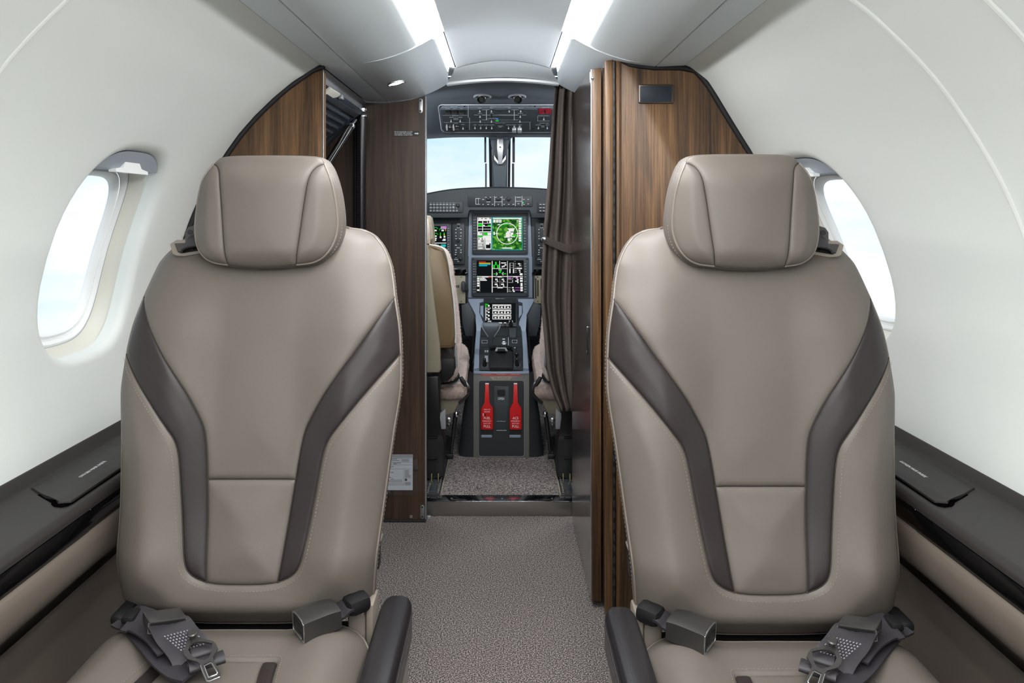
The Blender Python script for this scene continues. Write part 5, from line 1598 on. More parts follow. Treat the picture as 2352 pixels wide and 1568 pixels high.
# small engine display half hidden by the pilot seat
d_l = display('engine_display', 938, 511, 1037.5, 592, 950, 519, 1026, 576)
r = [(1012.5, 519, 1026, 526, 7)]
def arc(cx, cy, rad, a0, a1, w, k, off=.0034):
    b = MB(); m_ = 18
    for i in range(m_):
        p, q = a0 + (a1 - a0) * i / m_, a0 + (a1 - a0) * (i + 1) / m_
        b.add([pd.hit(cx + (rad + e) * math.cos(math.radians(z)), cy + (rad + e) * math.sin(math.radians(z)), off) for z, e in ((p, 0), (q, 0), (q, w), (p, w))], [(0, 1, 2, 3)])
    b.build('gauge_arc', EMM[k], d_l, fix=False)
for cx, cy in ((1000, 529), (1016.5, 529), (1000, 542), (982, 529)):
    arc(cx, cy, 6.2, 180, 330, 1.2, 2)
    r.append((cx - 2.5, cy - 1.5, cx + 3, cy + 1.8, 1))
arc(1016.5, 529, 6.2, 330, 372, 1.2, 6)
r += [(1010.5, 534, 1012.5, 541, 2), (1019, 534, 1021.5, 541, 2), (1010.5, 541, 1012.5, 543, 6), (1019, 538, 1021.5, 540, 6), (998, 546, 1003, 549, 1), (1010, 543, 1014, 546.5, 1), (1019, 541.5, 1023, 545.5, 1), (998, 549.8, 1002, 553, 1), (1016, 550.5, 1019, 552.8, 1), (1018, 548, 1023.5, 553, 1), (995, 557.2, 1025, 558.8, 1), (1013, 561, 1024, 567, 3), (1018, 562, 1022, 565.5, 4), (998, 562, 1008, 564, 4)]
rects('screen_print', r, pd, EMM, d_l, .0030)
# radio / audio panels
for nm, x0, x1, s in (('radio_panel', 1038.6, 1067.5, 1), ('radio_panel', 1229.5, 1258.5, -1)):
    rp_ = prect(nm, x0, 511, x1, 606, D(3.352), .012, M['grey_dd'], t, 1.5, .001)
    b = MB(); r_ = []
    for y in (527, 534.5, 542, 563, 574, 579.5):
        for x in (x0 + 8.5, x0 + 20):
            b.box(pd.hit(x, y, .0008), (.013, .003, .0085))
            w = random.uniform(2, 3.6)
            r_.append((x - w / 2, y - 1.0, x + w / 2, y + 1.0, 0))
    for x, y, w in ((x0 + 14.5, 514.5, 7), (x0 + 14.5, 523, 8), (x0 + 9, 548, 4), (x0 + 18, 548, 6), (x0 + 14, 569, 8), (x0 + 8, 592, 5), (x0 + 9, 595.5, 9), (x0 + 14, 600, 4.5), (x0 + 7.5, 584.5, 4)):
        r_.append((x - w / 2, y - .6, x + w / 2, y + .6, 0))
    b.build('key_row', M['key'], rp_, kind='stuff')
    rects('lettering', r_, pd, [M['grey_p']], rp_, .0028)
    for x, y, q in ((x0 + 14, 552.5, .0068), (x0 + 19.5, 594, .0078), (x0 + 8, 588.5, .0055), (x0 + 14.5, 519, .004)):
        lathe('knob', [(q, 0), (q * .92, .014), (q * .6, .016)], pd.hit(x, y, .0), (0, -1, 0), M['black'], rp_, 16)
# lower cream side panels
for x0, x1, nm in ((1000, 1069.5, 'switch_plate'), (1226.5, 1300, 'switch_plate')):
    sp_ = prect(nm, x0, 632.5, x1, 696, D(3.375), .012, M['cream'], t, 1, .001)
    for y in (636, 692):
        lathe('screw', [(.003, 0), (.003, .001)], D(3.363).hit(x1 - 10 if x0 < 1100 else x0 + 9, y), (0, -1, 0), M['gunmetal'], sp_, 8)
    if x0 < 1100:
        rbox('rotary_knob', D(3.345).hit(1064, 657), (.018, .03, .046), .007, M['grey_d'], sp_)
        lathe('knob_base', [(.014, 0), (.014, .02)], D(3.362).hit(1069, 660), (0, -1, 0), M['black'], sp_, 14)
        for x in (1043.5, 1048, 1052.5):
            prect('rocker_slot', x - 1.8, 654.5, x + 1.8, 660.5, D(3.363), .0015, M['grey_d'], sp_, .4)
    else:
        for x, a, c in ((1230.5, 639, 685), (1235.5, 643, 680), (1243, 640, 665)):
            prect('lever_slot', x - 1.5, a, x + 1.5, c, D(3.363), .0015, M['black'], sp_, .4)
        prect('lever', 1242.5, 668, 1247, 678, D(3.363), .010, M['gunmetal'], sp_, .8, .002)
for x0, x1 in ((1038, 1073), (1223, 1250)):
    prect('black_vent', x0, 616, x1, 631, D(3.380), .02, M['gloss'], t, 2, .004)
for p_, q_, r_ in (((1224, 629), (1229, 622), .007), ((1068, 628), (1074, 626), .006)):
    b = MB(); b.tube([D(3.345).hit(*p_), D(3.345).hit(*q_)], r_, 8)
    b.build('column_shaft', M['gloss'], t, True)
# rudder pedal boxes in the footwell
for s in (-1, 1):
    for k in range(3):
        x = 1148 + s * 92
        rbox('pedal_bar', P(x, 752 + k * 14, 3.62), (.10, .02, .012), .004, M['grey_dd'], t)

# ------------------------------------------------------------------ centre pedestal
t = thing('centre_pedestal', 'grey centre pedestal with power lever and two red pull handles', 'console', (-.005, 2.86, .05))
TP = Plane((0, 2.85, .3895), (0, -.125, .30))
CP = Plane((0, 3.15, .5145), (0, -.11, .13))
fp = D(2.850)
def side(pts, thick, name, m, mirror=False):
    pass
# body: dark flared skirts
for s in (-1, 1):
    def mx(x): return x if s < 0 else 2 * 1151 - x
    lo_ = [P(mx(1053), 1043, 2.86), P(mx(1062), 1049, 2.852), P(mx(1087), 1052, 2.848)]
    a = [(mx(1092), 1054, 2.853), (mx(1066), 1051, 2.858), (mx(1054), 1044, 2.872), (mx(1053), 1040, 2.95), (mx(1056), 1010, 3.05), (mx(1062), 940, 3.30)]
    m_ = [(mx(1092), 960, 2.853), (mx(1072), 958, 2.858), (mx(1062), 954, 2.872), (mx(1068), 945, 2.95), (mx(1078), 900, 3.06), (mx(1082), 850, 3.30)]
    u_ = [(mx(1092), 855, 2.853), (mx(1083), 854, 2.856), (mx(1079), 851, 2.868), (mx(1085), 815, 2.95), (mx(1090), 765, 3.08), (mx(1090), 700, 3.30)]
    rows = [[P(*q) for q in a], [P(*q) for q in m_], [P(*q) for q in u_]]
    for q in rows[0]: q.z = .05
    loft('side_skirt', rows, M['grey_dd'], t, closed=False, smooth=60)
    wing = [(1075.6, 694), (1093.5, 726), (1093, 770), (1070, 770), (1062, 740), (1060, 700)]
    plate('side_wing', [(mx(x), y) for x, y in wing], D(3.23), .02, M['grey_d'], t, .004)
    # light grey borders of the top
    br = [(1092.5, 727), (1103.5, 745), (1104, 768), (1099.5, 800), (1101.5, 850), (1087.5, 853), (1091, 800), (1093.5, 768)]
    plate('top_border', [(mx(x), y) for x, y in [(1093.5, 766), (1104.2, 766), (1101.0, 806), (1100.8, 851), (1087.8, 853), (1091, 806)]], TP, .014, M['grey_l'], t, .002, -.008)
    plate('upper_border', [(mx(x), y) for x, y in [(1075.6, 690), (1112, 690), (1112, 697), (1101, 699), (1100, 722), (1110, 742), (1110.5, 752), (1106, 752), (1104.2, 766), (1093.5, 766), (1093.5, 727), (1075.6, 696)]], CP, .012, M['grey_l'], t, .002, -.006)
    plate('hand_recess', [(mx(x), y) for x, y in [(1099.5, 701), (1102.5, 697.5), (1111, 697.5), (1111, 741), (1100.5, 722)]], CP, .0012, M['grey_dd'], t, 0, .004)
    plate('hand_grip', [(mx(x), y) for x, y in [(1103, 704), (1110.5, 703), (1110.5, 732), (1103, 722)]], CP, .006, M['grey_l'], t, .002, .004)
plate('body_core', [(1086, 853), (1216, 853), (1207, 760), (1096, 760)], TP, .04, M['grey_d'], t, 0, -.045)
plate('core_upper', [(1098, 768), (1203, 768), (1222, 690), (1076, 690)], CP, .02, M['grey_d'], t, 0, -.030)
solid('core_box', [(-.10, 3.30, .05), (.09, 3.30, .05), (.09, 3.30, .36), (-.10, 3.30, .36)], (0, -1, 0), .44, M['grey_dd'], t)
# touch controller
tc_ = plate('touch_controller', rr(1111, 687.5, 1186.5, 753, 1.5), CP, .012, M['grey_dd'], t, .002, -.001)
CS = .0112
rects('screen_glass', [(1114, 695.5, 1184.5, 741, 0)], CP, [M['e_black']], tc_, CS)
def vx(x): return 960 + x * .17007
def vy(y): return 680 + y * .17007
def vr(x0, y0, x1, y1, k): return (vx(x0), vy(y0), vx(x1), vy(y1), k)
r = [vr(910, 100, 925, 148, 2), vr(925, 105, 952, 115, 2), vr(912, 150, 922, 328, 1), vr(930, 152, 985, 172, 8), vr(940, 176, 966, 186, 1)]
for y in (130, 216, 262, 308): r.append(vr(943, y - 10, 968, y + 10, 1))
for y in (200, 246, 290): r.append(vr(922, y - 4, 946, y + 4, 1))
for i in range(3):
    for j in range(3):
        x, y = 1006 + i * 85, 112 + j * 70
        r += [vr(x, y, x + 82, y + 60, 1), vr(x + 8, y + 7, x + 74, y + 53, 8), vr(x + 10, y + 22, x + 72, y + 52, 0), vr(x + 28, y + 30, x + 54, y + 47, 1), vr(x + 16, y + 9, x + 64, y + 18, 1)]
r += [vr(944, 332, 990, 342, 1), vr(938, 348, 960, 362, 8), vr(975, 348, 994, 362, 8), vr(1084, 354, 1136, 366, 1), vr(1160, 354, 1192, 366, 1), vr(1230, 330, 1280, 342, 1), vr(1226, 348, 1242, 362, 8), vr(1268, 348, 1284, 362, 8)]
rects('screen_print', r, CP, EMM, tc_, CS + .0004)
lathe('knob', [(.009, 0), (.0085, .012), (.006, .016), (.005, .024)], CP.hit(1173.5, 747, .011), (0, -.4, .9), M['black'], tc_, 16)
lathe('knob', [(.009, 0), (.0085, .012), (.006, .014)], CP.hit(1123, 747, .011), (0, -.4, .9), M['black'], tc_, 16)
prect('card_slot', 1157, 743, 1162, 749.5, CP, .004, M['gunmetal'], tc_, .6, .001, .011)
text('PEDESTAL LIGHTS', 1148, 685.6, 1.7, CP, M['grey_p'], t, off=.02)
# lever quadrant, inset black
q_ = plate('quadrant_plate', [(1104.4, 752), (1188.5, 752), (1193, 755), (1195, 768), (1198.5, 806), (1201, 850.5), (1101, 850.5), (1101.3, 806), (1104.5, 768)], TP, .004, M['grey_dd'], t, .001, .001)
QO = .0055
r = []
def br4(x0, y0, x1, y1, w=.5):
    return [(x0, y0, x1, y0 + w, 0), (x0, y1 - w, x1, y1, 0), (x0, y0, x0 + w, y1, 0), (x1 - w, y0, x1, y1, 0)]
r += br4(1106.5, 781, 1119.5, 788) + br4(1176, 780.5, 1188, 787.5)
r += [(1154, 777.5, 1160, 779.5, 0), (1154.5, 783, 1160, 786, 0), (1152, 787, 1163, 788.4, 0), (1154.5, 788.5, 1161, 791, 0), (1167.2, 774, 1168, 795, 0), (1113, 804.5, 1116.5, 806, 0), (1113, 807, 1116.5, 808.5, 0), (1118, 804.5, 1121.5, 806, 0), (1118, 807, 1121.5, 808.5, 0), (1181, 797.5, 1184, 799, 0)]
for y in (817, 820, 823, 826, 829): r.append((1113.5, y, 1121, y + 1.4, 0))
rects('lettering', r, TP, [M['grey_p']], q_, QO)
prect('panel_joint', 1104, 796.5, 1197, 797.3, TP, .0004, M['black'], q_, 0, 0, QO - .0002)
prect('panel_joint', 1104, 771.5, 1195, 772.3, TP, .0004, M['black'], q_, 0, 0, QO - .0002)
for s in (1178, 1186):
    plate('lever_slot', [(s - 1.6, 799), (s + 1.6, 799), (s + 2.2, 842), (s - 1.2, 842)], TP, .0006, M['black'], q_, 0, QO - .0004)
plate('detent_box', rr(1169.5, 758, 1185, 779, 1.5), TP, .012, M['grey_d'], q_, .002, QO - .001)
for x, y, tag_ in ((1113, 839, 0), (1187.5, 838, 1)):
    lathe('trim_knob', [(.009, 0), (.0085, .012), (.006, .020), (.0065, .030), (.004, .033)], TP.hit(x, y, QO), (0, -.35, .94), M['black'], q_, 16)
    b = MB()
    for a in range(0, 360, 24):
        if 60 < a < 120: continue
        c = TP.hit(x + 6.8 * math.cos(math.radians(a)), y + 4.6 * math.sin(math.radians(a)), QO); b.box(c, (.0022, .0016, .0006))
    b.build('dial_marks', M['grey_p'], q_, kind='stuff')
lathe('flap_lever', [(.004, 0), (.004, .020), (.009, .022), (.009, .032), (.004, .036)], TP.hit(1187, 827, QO), (0, -.25, .97), M['black'], q_, 12)
# power lever
pl_ = []
c0 = TP.hit(1127.5, 800, .006)
for px, py, w, h, dd in ((1127.5, 800, 9.5, 7, 2.965), (1127, 790, 10, 7, 2.95), (1127, 778, 13, 8, 2.935), (1127.5, 768, 21, 10, 2.925), (1128, 758, 33, 13, 2.92), (1128, 750, 41, 15, 2.918), (1128, 744.5, 43, 14, 2.918), (1128, 741.5, 39, 10, 2.920), (1128, 740.4, 31, 5, 2.922)):
    c = P(px, py, dd); w_ = w / F * dd / 2; h_ = h / F * dd / 2 * 1.2
    pl_.append([c + Vector((w_ * math.copysign(abs(math.cos(a)) ** .6, math.cos(a)), h_ * math.copysign(abs(math.sin(a)) ** .7, math.sin(a)), 0)) for a in np.linspace(0, 2 * math.pi, 25)[:-1]])
lv = loft('power_lever', pl_, M['grey'], t, True, True, 60)
for s in (-1, 1):
    b = MB()
    b.tube(crs([P(1128 + s * 21, 745, 2.905), P(1128 + s * 19, 754, 2.905), P(1128 + s * 13, 764, 2.91), P(1128 + s * 7, 773, 2.92)], 4), .0022, 8)
    b.build('lever_trim', M['silver'], lv, True)
# collar behind the lever and the black boot
plate('lever_cowl', [(1124, 806), (1132, 800.5), (1150, 799), (1168, 800.5), (1178, 805), (1177, 812), (1126, 812)], TP, .020, M['gloss'], t, .008, QO)
plate('cowl_frame', [(1137, 807), (1140, 800), (1162, 800), (1166, 807)], TP, .006, M['silver'], t, .002, QO + .019)
plate('cowl_inner', [(1142, 806.5), (1143.5, 801.5), (1159, 801.5), (1162, 806.5)], TP, .0025, M['black'], t, .001, QO + .025)
plate('black_boot', [(1125, 812), (1129, 810), (1172, 810), (1178, 813), (1178.5, 850), (1124.5, 850)], TP, .014, M['black'], t, .006, QO)
# front: bright nose edge, labels, recessed black panel
nz_ = [P(1087.5, 853.5, 2.848), P(1215.5, 853.5, 2.848), P(1215.5, 859.5, 2.848), P(1087.5, 859.5, 2.848)]
solid('nose_edge', [p + Vector((0, .022, .0)) for p in nz_], (0, -1, 0), .024, M['grey_l'], t, .007)
plate('front_frame', [(1087.5, 857), (1215.5, 857), (1215.6, 1052.5), (1087.5, 1052.5)], D(2.856), .006, M['console'], t, .002)
ff = D(2.8500)
prect('red_label', 1106, 857.6, 1197, 862.2, ff, .0006, M['red_l'], t, .6, 0, -.0)
for x in (1118, 1151, 1184):
    prect('label_print', x - 10, 857.9, x + 10, 859.4, ff, .0003, M['white'], t, .3, 0, .0006)
plate('maker_plate', [(1125, 865), (1177.5, 865), (1170, 872.2), (1132, 872.2)], ff, .001, M['cream'], t, 0)
text('PILATUS', 1151, 868.6, 4.6, ff, M['grey'], t, off=.0013, sx=1.35)
fr_ = prect('recess_rim', 1099.5, 873.5, 1204, 1048, ff, .0012, M['silver'], t, 5, 0, -.0008)
prect('recess_panel', 1100, 873.8, 1203.5, 1046.8, ff, .0022, M['grey_dd'], t, 5, 0, -.0008)
def sx_(x): return 1080 + x * .12755
def sy_(y): return 860 + y * .12755
for s, lab in ((0, 'fuel'), (1, 'acs')):
    o = 513 * s
    pts = [(268, 150), (338, 150), (340, 490), (365, 535), (405, 590), (412, 620), (412, 955), (398, 978), (212, 978), (197, 955), (197, 620), (204, 590), (244, 535), (265, 490)]
    pts = [(sx_(x + o), sy_(y)) for x, y in pts]
    cx = sum(p[0] for p in pts) / len(pts)
    plate('handle_recess', [(cx + (x - cx) * 1.12, y + (1.0 if y > 900 else -.3)) for x, y in pts], ff, .0006, M['black'], t, 0, .0014)
    h_ = plate('pull_handle', pts, ff, .010, M['red'], t, .0012, .0015)
    prect('handle_tip', sx_(272 + o), sy_(152), sx_(334 + o), sy_(172), ff, .0014, M['white'], h_, .5, 0, .0112)
    HO = .0117
    L3 = [('FUEL' if s == 0 else 'ACS', 785, 44), ('EMERGENCY', 838, 20), ('SHUT OFF', 880, 20), ('PULL', 934, 44)]
    if s == 0: L3 += [('PRESS TO', 630, 20), ('RELEASE', 670, 20)]
    for tx, y, hh in L3:
        text(tx, sx_(303 + o), sy_(y), hh * .12755, ff, M['white'], h_, off=HO, sx=.92 if hh > 30 else .98)
    if s == 0:
        prect('release_pin', sx_(265), sy_(698), sx_(284), sy_(740), ff, .004, M['black'], h_, .8, .001, .011)
        prect('pin_mark', sx_(229), sy_(694), sx_(241), sy_(748), ff, .0004, M['white'], h_, .3, 0, .0113)
    prect('finger_ledge', sx_(200 + o - 5 * s), sy_(1084), sx_(392 + o + 5 * s), sy_(1132), ff, .003, M['grey_l'], t, 1, .002, .0012)
    prect('finger_well', sx_(190 + o), sy_(985), sx_(420 + o), sy_(1085), ff, .0005, M['black'], t, 1.5, 0, .0014)
cv_ = plate('centre_cover', [(sx_(x), sy_(y)) for x, y in ((425, 235), (440, 210), (685, 210), (700, 235), (700, 520), (668, 585), (660, 620), (660, 975), (645, 992), (478, 992), (462, 975), (462, 620), (455, 585), (425, 520))], ff, .004, M['grey_d'], t, .0015, .0012)
CO = .0052
prect('cover_window', sx_(488), sy_(270), sx_(632), sy_(388), ff, .0006, M['black'], cv_, 1.5, 0, CO)
text('OPEN', sx_(556), sy_(436), 5.6, ff, M['white'], cv_, off=CO + .0006, sx=.72)
text('AUX HYDRAULIC', sx_(560), sy_(843), 2.2, ff, M['grey_p'], cv_, off=CO + .0006, sx=.8)
prect('cover_joint', sx_(466), sy_(860), sx_(658), sy_(868), ff, .0003, M['black'], cv_, 0, 0, CO)
prect('cover_lip', sx_(470), sy_(996), sx_(656), sy_(1010), ff, .002, M['silver'], t, .8, .001, .0012)

# ------------------------------------------------------------------ crew seats
MX = 1150.0
def fuzzy(name, base, parent, n, ln, seed, m='wool'):
    """short wool tufts standing on a mesh; part of the sheepskin"""
    me = base.data
    random.seed(seed)
    polys = [p for p in me.polygons]
    ar = np.array([p.area for p in polys]); cs_ = np.cumsum(ar) / ar.sum()
    b = MB()
    for i in range(n):
        p = polys[int(np.searchsorted(cs_, random.random()))]
        vs = [me.vertices[k].co for k in p.vertices]
        u, v = random.random(), random.random()
        c = (vs[0] * (1 - u) + vs[1] * u) * (1 - v) + ((vs[3] if len(vs) > 3 else vs[2]) * (1 - u) + vs[2] * u) * v
        nn = (p.normal + Vector((random.uniform(-.7, .7), random.uniform(-.7, .7), random.uniform(-1.2, .1)))).normalized()
        t1 = nn.orthogonal().normalized(); t1 = Matrix.Rotation(random.random() * 6.28, 3, nn) @ t1
        w = ln * .13
        l_ = ln * random.uniform(.6, 1.2)
        b.add([c - t1 * w, c + t1 * w, c + nn * l_ + t1 * w * .3], [(0, 1, 2)])
    return b.build(name, M[m], parent, kind='stuff', fix=False)

def lumpy(name, sec, m, parent, amp=.004, seed=1):
    o = loft(name, sec, m, parent, True, True, True)
    rng = np.random.default_rng(seed)
    b = bmesh.new(); b.from_mesh(o.data)
    bmesh.ops.triangulate(b, faces=[f for f in b.faces if len(f.verts) > 4])
    bmesh.ops.subdivide_edges(b, edges=b.edges, cuts=2, use_grid_fill=True, smooth=.6)
    for v in b.verts:
        k = v.co
        v.co = k + v.normal * amp * (math.sin(k.x * 190 + k.z * 130) * math.sin(k.y * 170 + k.z * 90) + rng.uniform(-.35, .35))
    b.to_mesh(o.data); b.free()
    o.data.polygons.foreach_set('use_smooth', [True] * len(o.data.polygons))
    return o

def crew_seat(s, label):
    def m(x): return x if s < 0 else 2 * MX - x
    def q(lst): return [(m(x), y) for x, y in lst]
    xs = P(m(900), 700, 2.6).x
    t = thing('crew_seat', label, 'seat', (xs, 2.72, .05), 'crew seats')
    hr = plate('headrest', q([(870, 496), (978, 494), (988, 495), (994, 501), (997.5, 520), (999.5, 545), (999, 562), (980, 564), (870, 564)]), D(2.74), .075, M['cream'], t, .022)
    plate('headrest_cover', q([(870, 500), (975, 499), (984, 505), (987, 525), (988, 560), (870, 560)]), D(2.666), .004, M['fleece'], hr, .002)
    bs = plate('backrest', q([(860, 562), (978, 561), (988.5, 561.5), (1006, 565), (1021, 572), (1031, 598), (1037, 643), (1044, 698), (1047.5, 761), (1047, 788), (1040, 791.5), (860, 792)]), D(2.70), .085, M['tan'], t, .016)
    b = MB(); b.tube([D(2.700).hit(m(x), y, .083) for x, y in crs([(986, 562), (1006, 566), (1020.5, 573.5), (1030, 600), (1036, 643), (1043, 698), (1046.5, 761), (1046, 787)], 4)], .0030, 8)
    b.build('edge_piping', M['edge'], bs, True)
    sh = plate('back_shell', q([(850, 552), (968, 552), (979, 556), (986, 572), (998, 690), (1011, 789), (1014, 846), (1010, 852.5), (850, 853)]), D(2.60), .030, M['cream'], t, .010)
    # sheepskin over the front of the backrest
    edge = [(1008, 566), (1026, 575), (1036.5, 598), (1043, 643), (1050, 698), (1055, 750), (1058.5, 800), (1053, 845), (1040, 872)]
    sec = []
    for x, y in edge:
        c = [P(m(x - 60), y, 2.71), P(m(x - 14), y, 2.702), P(m(x - 1.5), y, 2.715), P(m(x + .5), y, 2.74), P(m(x - 3), y, 2.78), P(m(x - 60), y, 2.80)]
        sec.append(c)
    fl = lumpy('sheepskin_back', sec, M['fleece'], t, .003, 3)
    fuzzy('wool_tufts', fl, fl, 12000, .0055, 21)
    # seat cushion with sheepskin
    sec = []
    for py, d, x0, x1, th in ((880, 2.86, 960, 1065, .03), (850, 2.92, 962, 1070.5, .045), (815, 2.99, 966, 1073.5, .055), (795, 3.04, 970, 1072.5, .055), (789.5, 3.07, 976, 1067, .045)):
        a, c = P(m(x0), py, d), P(m(x1), py, d)
        sec.append([a, a.lerp(c, .5), a.lerp(c, .88), c + Vector((0, 0, -.010)), c + Vector((0, 0, -th)), a + Vector((0, 0, -th))])
    cu = lumpy('sheepskin_cushion', sec, M['fleece'], t, .003, 5)
    fuzzy('wool_tufts', cu, cu, 11000, .0048, 22)
    sec = []
    for x in (985, 1005, 1025, 1045, 1058, 1066):
        k = 1 if x < 1050 else (.85 if x < 1060 else .55)
        sec.append([P(m(x), 888 + (1 - k) * 10, 2.78), P(m(x), 884 + (1 - k) * 10, 2.84), P(m(x), 890, 2.90), P(m(x), 912 - (1 - k) * 10, 2.82), P(m(x), 913 - (1 - k) * 12, 2.785), P(m(x), 900, 2.77)])
    ap = lumpy('sheepskin_apron', sec, M['fleece'], t, .003, 6)
    fuzzy('wool_tufts', ap, ap, 9000, .0065, 23)
    plate('cushion_skirt', q([(1008, 905), (1060, 905), (1054, 925), (1043, 945), (1018, 952), (1008, 950)]), D(2.84), .03, M['cream'], t, .008)
    # recline mechanism and black frame
    prect('grey_bracket', m(1015) if s < 0 else m(1043.5), 791, m(1043.5) if s < 0 else m(1015), 821, D(2.68), .03, M['gunmetal'], t, 1.5, .003)
    plate('black_box', q([(1012, 818), (1045, 818), (1047, 842), (1043, 856), (1030, 870), (1012, 873)]), D(2.69), .04, M['black'], t, .004)
    plate('frame_rod', q([(1044, 790), (1048, 790), (1051, 840), (1047, 845)]), D(2.68), .01, M['silver'], t, .003)
    plate('rear_frame', q([(930, 862), (985, 857), (1000, 854), (1010, 855), (1013, 862), (1013, 945), (1018, 985), (1019, 990), (930, 990)]), D(2.64), .06, M['black'], t, .008)
    plate('base_frame', q([(930, 985), (1019, 985), (1024, 1000), (1024, 1080), (1000, 1083), (930, 1083)]), D(2.66), .07, M['black'], t, .006)
    for y in (1004, 1052):
        prect('frame_rib', *( (930, y - 3, 1005, y + 3) if s < 0 else (m(1005), y - 3, m(930), y + 3)), D(2.59), .006, M['black_r'], t, 2.8, .003)
    plate('slide_plate', q([(1011, 948), (1024, 935), (1024, 983), (1007, 983), (1007, 972), (1011, 970)]), D(2.60), .012, M['silver'], t, .002)
    a_ = P(m(1046), 955, 2.74); c_ = P(m(1035), 1048, 2.72)
    b = MB(); b.tube([a_, a_.lerp(c_, .5), c_], [.009, .0075, .006], 10); b.build('adjust_lever', M['black'], t, True)
    lathe('lever_ball', [(0, -.012), (.008, -.009), (.0115, -.002), (.0115, .004), (.008, .010), (0, .012)], P(m(1048), 951, 2.73), (0, 0, 1), M['chrome'], t, 16)
    rbox('lever_foot', P(m(1033), 1047, 2.70), (.028, .02, .020), .004, M['black'], t)
    lathe('pivot_bolt', [(.009, 0), (.009, .008), (.005, .010)], P(m(1031), 963, 2.68), (0, -1, 0), M['alu'], t, 12)
    lathe('pivot_bolt', [(.007, 0), (.007, .008), (.004, .010)], P(m(1031), 975, 2.68), (0, -1, 0), M['gunmetal'], t, 12)
    # harness parts hanging by the cushion
    b = MB(); b.tube(crs([P(m(1000), 879, 2.70), P(m(1022), 879, 2.71), P(m(1042), 874, 2.73), P(m(1052), 866, 2.76), P(m(1049), 855, 2.78), P(m(1043), 850, 2.79)], 5), .0062, 8)
    b.build('harness_loop', M['black_r'], t, True)
    ribbon('harness_strap', [P(m(1058), 868, 2.78), P(m(1070), 880, 2.77), P(m(1078), 897, 2.765), P(m(1070), 912, 2.77), P(m(1054), 926, 2.775)], (.25, .35, .9), .012, .003, M['gunmetal'], t)
    plate('harness_buckle', q([(1054, 866), (1062, 864), (1070, 876), (1074, 888), (1066, 886), (1058, 876)]), D(2.765), .012, M['black'], t, .004)
    ribbon('lap_strap', [P(m(1004), 884, 2.74), P(m(1024), 883, 2.75), P(m(1042), 879, 2.76), P(m(1054), 873, 2.77)], (0, .5, .85), .014, .003, M['silver'], t)
    # seat rail on the floor
    for k, (xa, xb) in enumerate((((985, 1148), (1004, 1040)), )):
        pass
    return t
s1 = crew_seat(-1, 'pilot seat with tan back and pale sheepskin, seen past the dark partition')
s2 = crew_seat(1, 'copilot seat with pale sheepskin, mostly hidden behind the brown curtain')

FP = Plane((0, 0, .0505), (0, 0, 1))
for s, lab in ((-1, 'metal seat rail on the cockpit floor beside the dark partition'), (1, 'metal seat rail on the cockpit floor below the brown curtain')):
    xr = -.243 if s < 0 else .228
    t = thing('seat_rail', lab, 'rail', (xr, 2.7, .05), 'cockpit seat rails')
    solid('rail_base', [(xr - .026, 2.476, .0503), (xr + .026, 2.476, .0503), (xr + .026, 3.1, .0503), (xr - .026, 3.1, .0503)], (0, 0, 1), .005, M['gunmetal'], t, .001)
    solid('rail_web', [(xr - .010, 2.478, .055), (xr + .010, 2.478, .055), (xr + .010, 3.1, .055), (xr - .010, 3.1, .055)], (0, 0, 1), .007, M['rail'], t, .001)
    solid('carpet_edge', [(xr - s * .032, 2.475, .0503), (xr - s * .028, 2.475, .0503), (xr - s * .028, 3.05, .0503), (xr - s * .032, 3.05, .0503)], (0, 0, 1), .004, M['cream'], t)
    b = MB()
    for k in range(22):
        for u in (-.018, .018):
            b.tube([(xr + u, 2.486 + k * .0165, .0552), (xr + u, 2.486 + k * .0165, .0585)], [.0055, .0042], 8)
    b.build('rail_studs', M['alu'], t, True, kind='stuff')
    for u in (-.012, .012):
        rbox('rail_clip', (xr + u, 2.572, .072), (.004, .012, .030), .001, M['brass'], t)

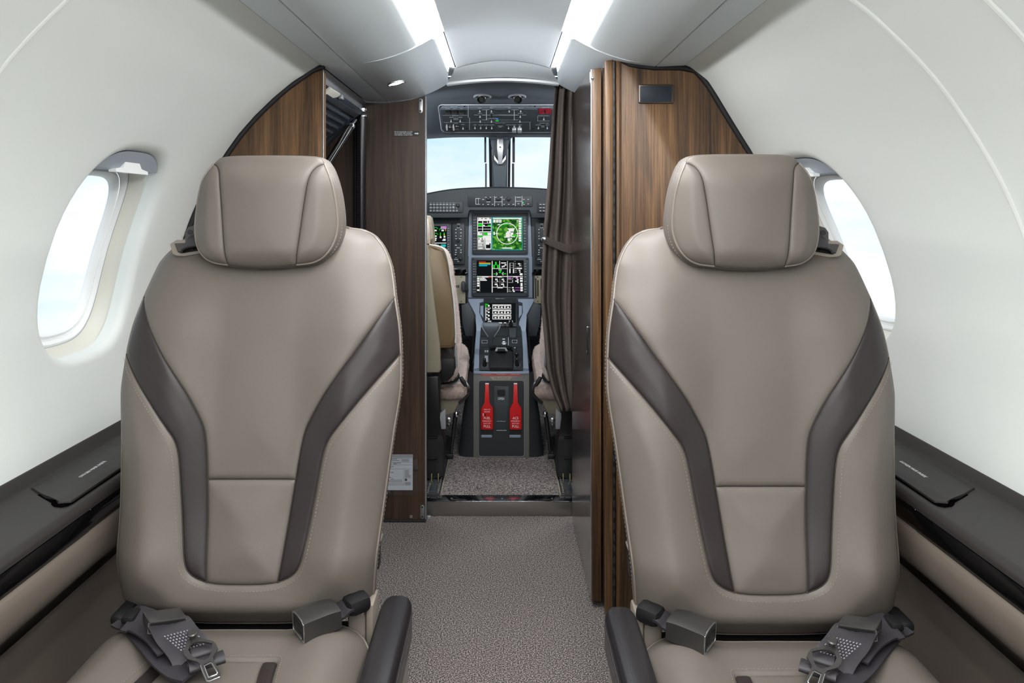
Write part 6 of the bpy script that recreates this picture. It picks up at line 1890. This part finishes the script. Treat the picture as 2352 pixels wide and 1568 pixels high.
# ------------------------------------------------------------------ curtain
t = thing('curtain', 'gathered dark brown woven curtain tied back at the cockpit opening', 'curtain', P(1290, 200, 2.46))
zy_ = np.linspace(196, 944, 75)
lx = np.interp(zy_, [196, 250, 330, 420, 500, 545, 575, 620, 690, 760, 850, 900, 940], [1275, 1269, 1263, 1258, 1252, 1248, 1247, 1245, 1243, 1250, 1258, 1271, 1289])
rows = []
nx_ = 110
for y, x0 in zip(zy_, lx):
    row = []
    pinch = math.exp(-((y - 552) / 26) ** 2)
    amp = .021 * (1 - .45 * pinch)
    shift = .10 * math.sin(y / 120)
    x1 = 1326
    for i in range(nx_):
        u = i / (nx_ - 1)
        ph = 2 * math.pi * (2.7 * u + .05 * math.sin(y / 90) + .25 * (y > 560) * min(1, (y - 560) / 200) * (u - .5))
        d = 2.468 - amp * (math.cos(ph) + .28 * math.cos(2.3 * ph + 1.0 + y / 160))
        x = x0 + (x1 - x0) * (u + .018 * math.sin(ph * 1.0 + .6))
        row.append(P(x, y, d))
    rows.append(row)
cu = loft('cloth', rows, M['curtain'], t, closed=False, smooth='all')
sol = cu.modifiers.new('thickness', 'SOLIDIFY'); sol.thickness = .003
# tie-back band
path = []
band_t, band_b = [], []
for u in np.linspace(0, 1, 26):
    x = 1248 + u * 74
    yt = 541 + 22 * math.sin(u * math.pi * .5) ** 1.2
    d = 2.437 - .006 * math.sin(u * math.pi)
    band_t.append(P(x, yt, d)); band_b.append(P(x, yt + 17 + 3 * u, d - .001))
tb = loft('tie_back', [[p + Vector((0, .006, 0)) for p in band_t], band_t, [a.lerp(b_, .5) + Vector((0, -.003, 0)) for a, b_ in zip(band_t, band_b)], band_b, [p + Vector((0, .006, 0)) for p in band_b]], M['tieb'], t, closed=False, smooth=60)
lathe('snap_button', [(.009, 0), (.0085, .004), (.005, .007), (.001, .008)], P(1249.5, 549, 2.436), (-.5, -.85, .1), M['chrome'], tb, 16)
b = MB(); b.tube([P(1268, 189.5, 2.435), P(1290, 193, 2.435), P(1318, 203, 2.435)], .003, 8)
b.build('curtain_rail', M['arch'], t, True)
for x, y in ((1274.5, 191.5), (1281.5, 193), (1289, 195), (1300, 199)):
    b = MB(); b.tube(crs([P(x, y - 2, 2.431), P(x + 1.2, y + 1, 2.430), P(x, y + 4.5, 2.434), P(x, y + 8, 2.440)], 4), .0022, 6)
    b.build('glider_hook', M['black'], t, True)
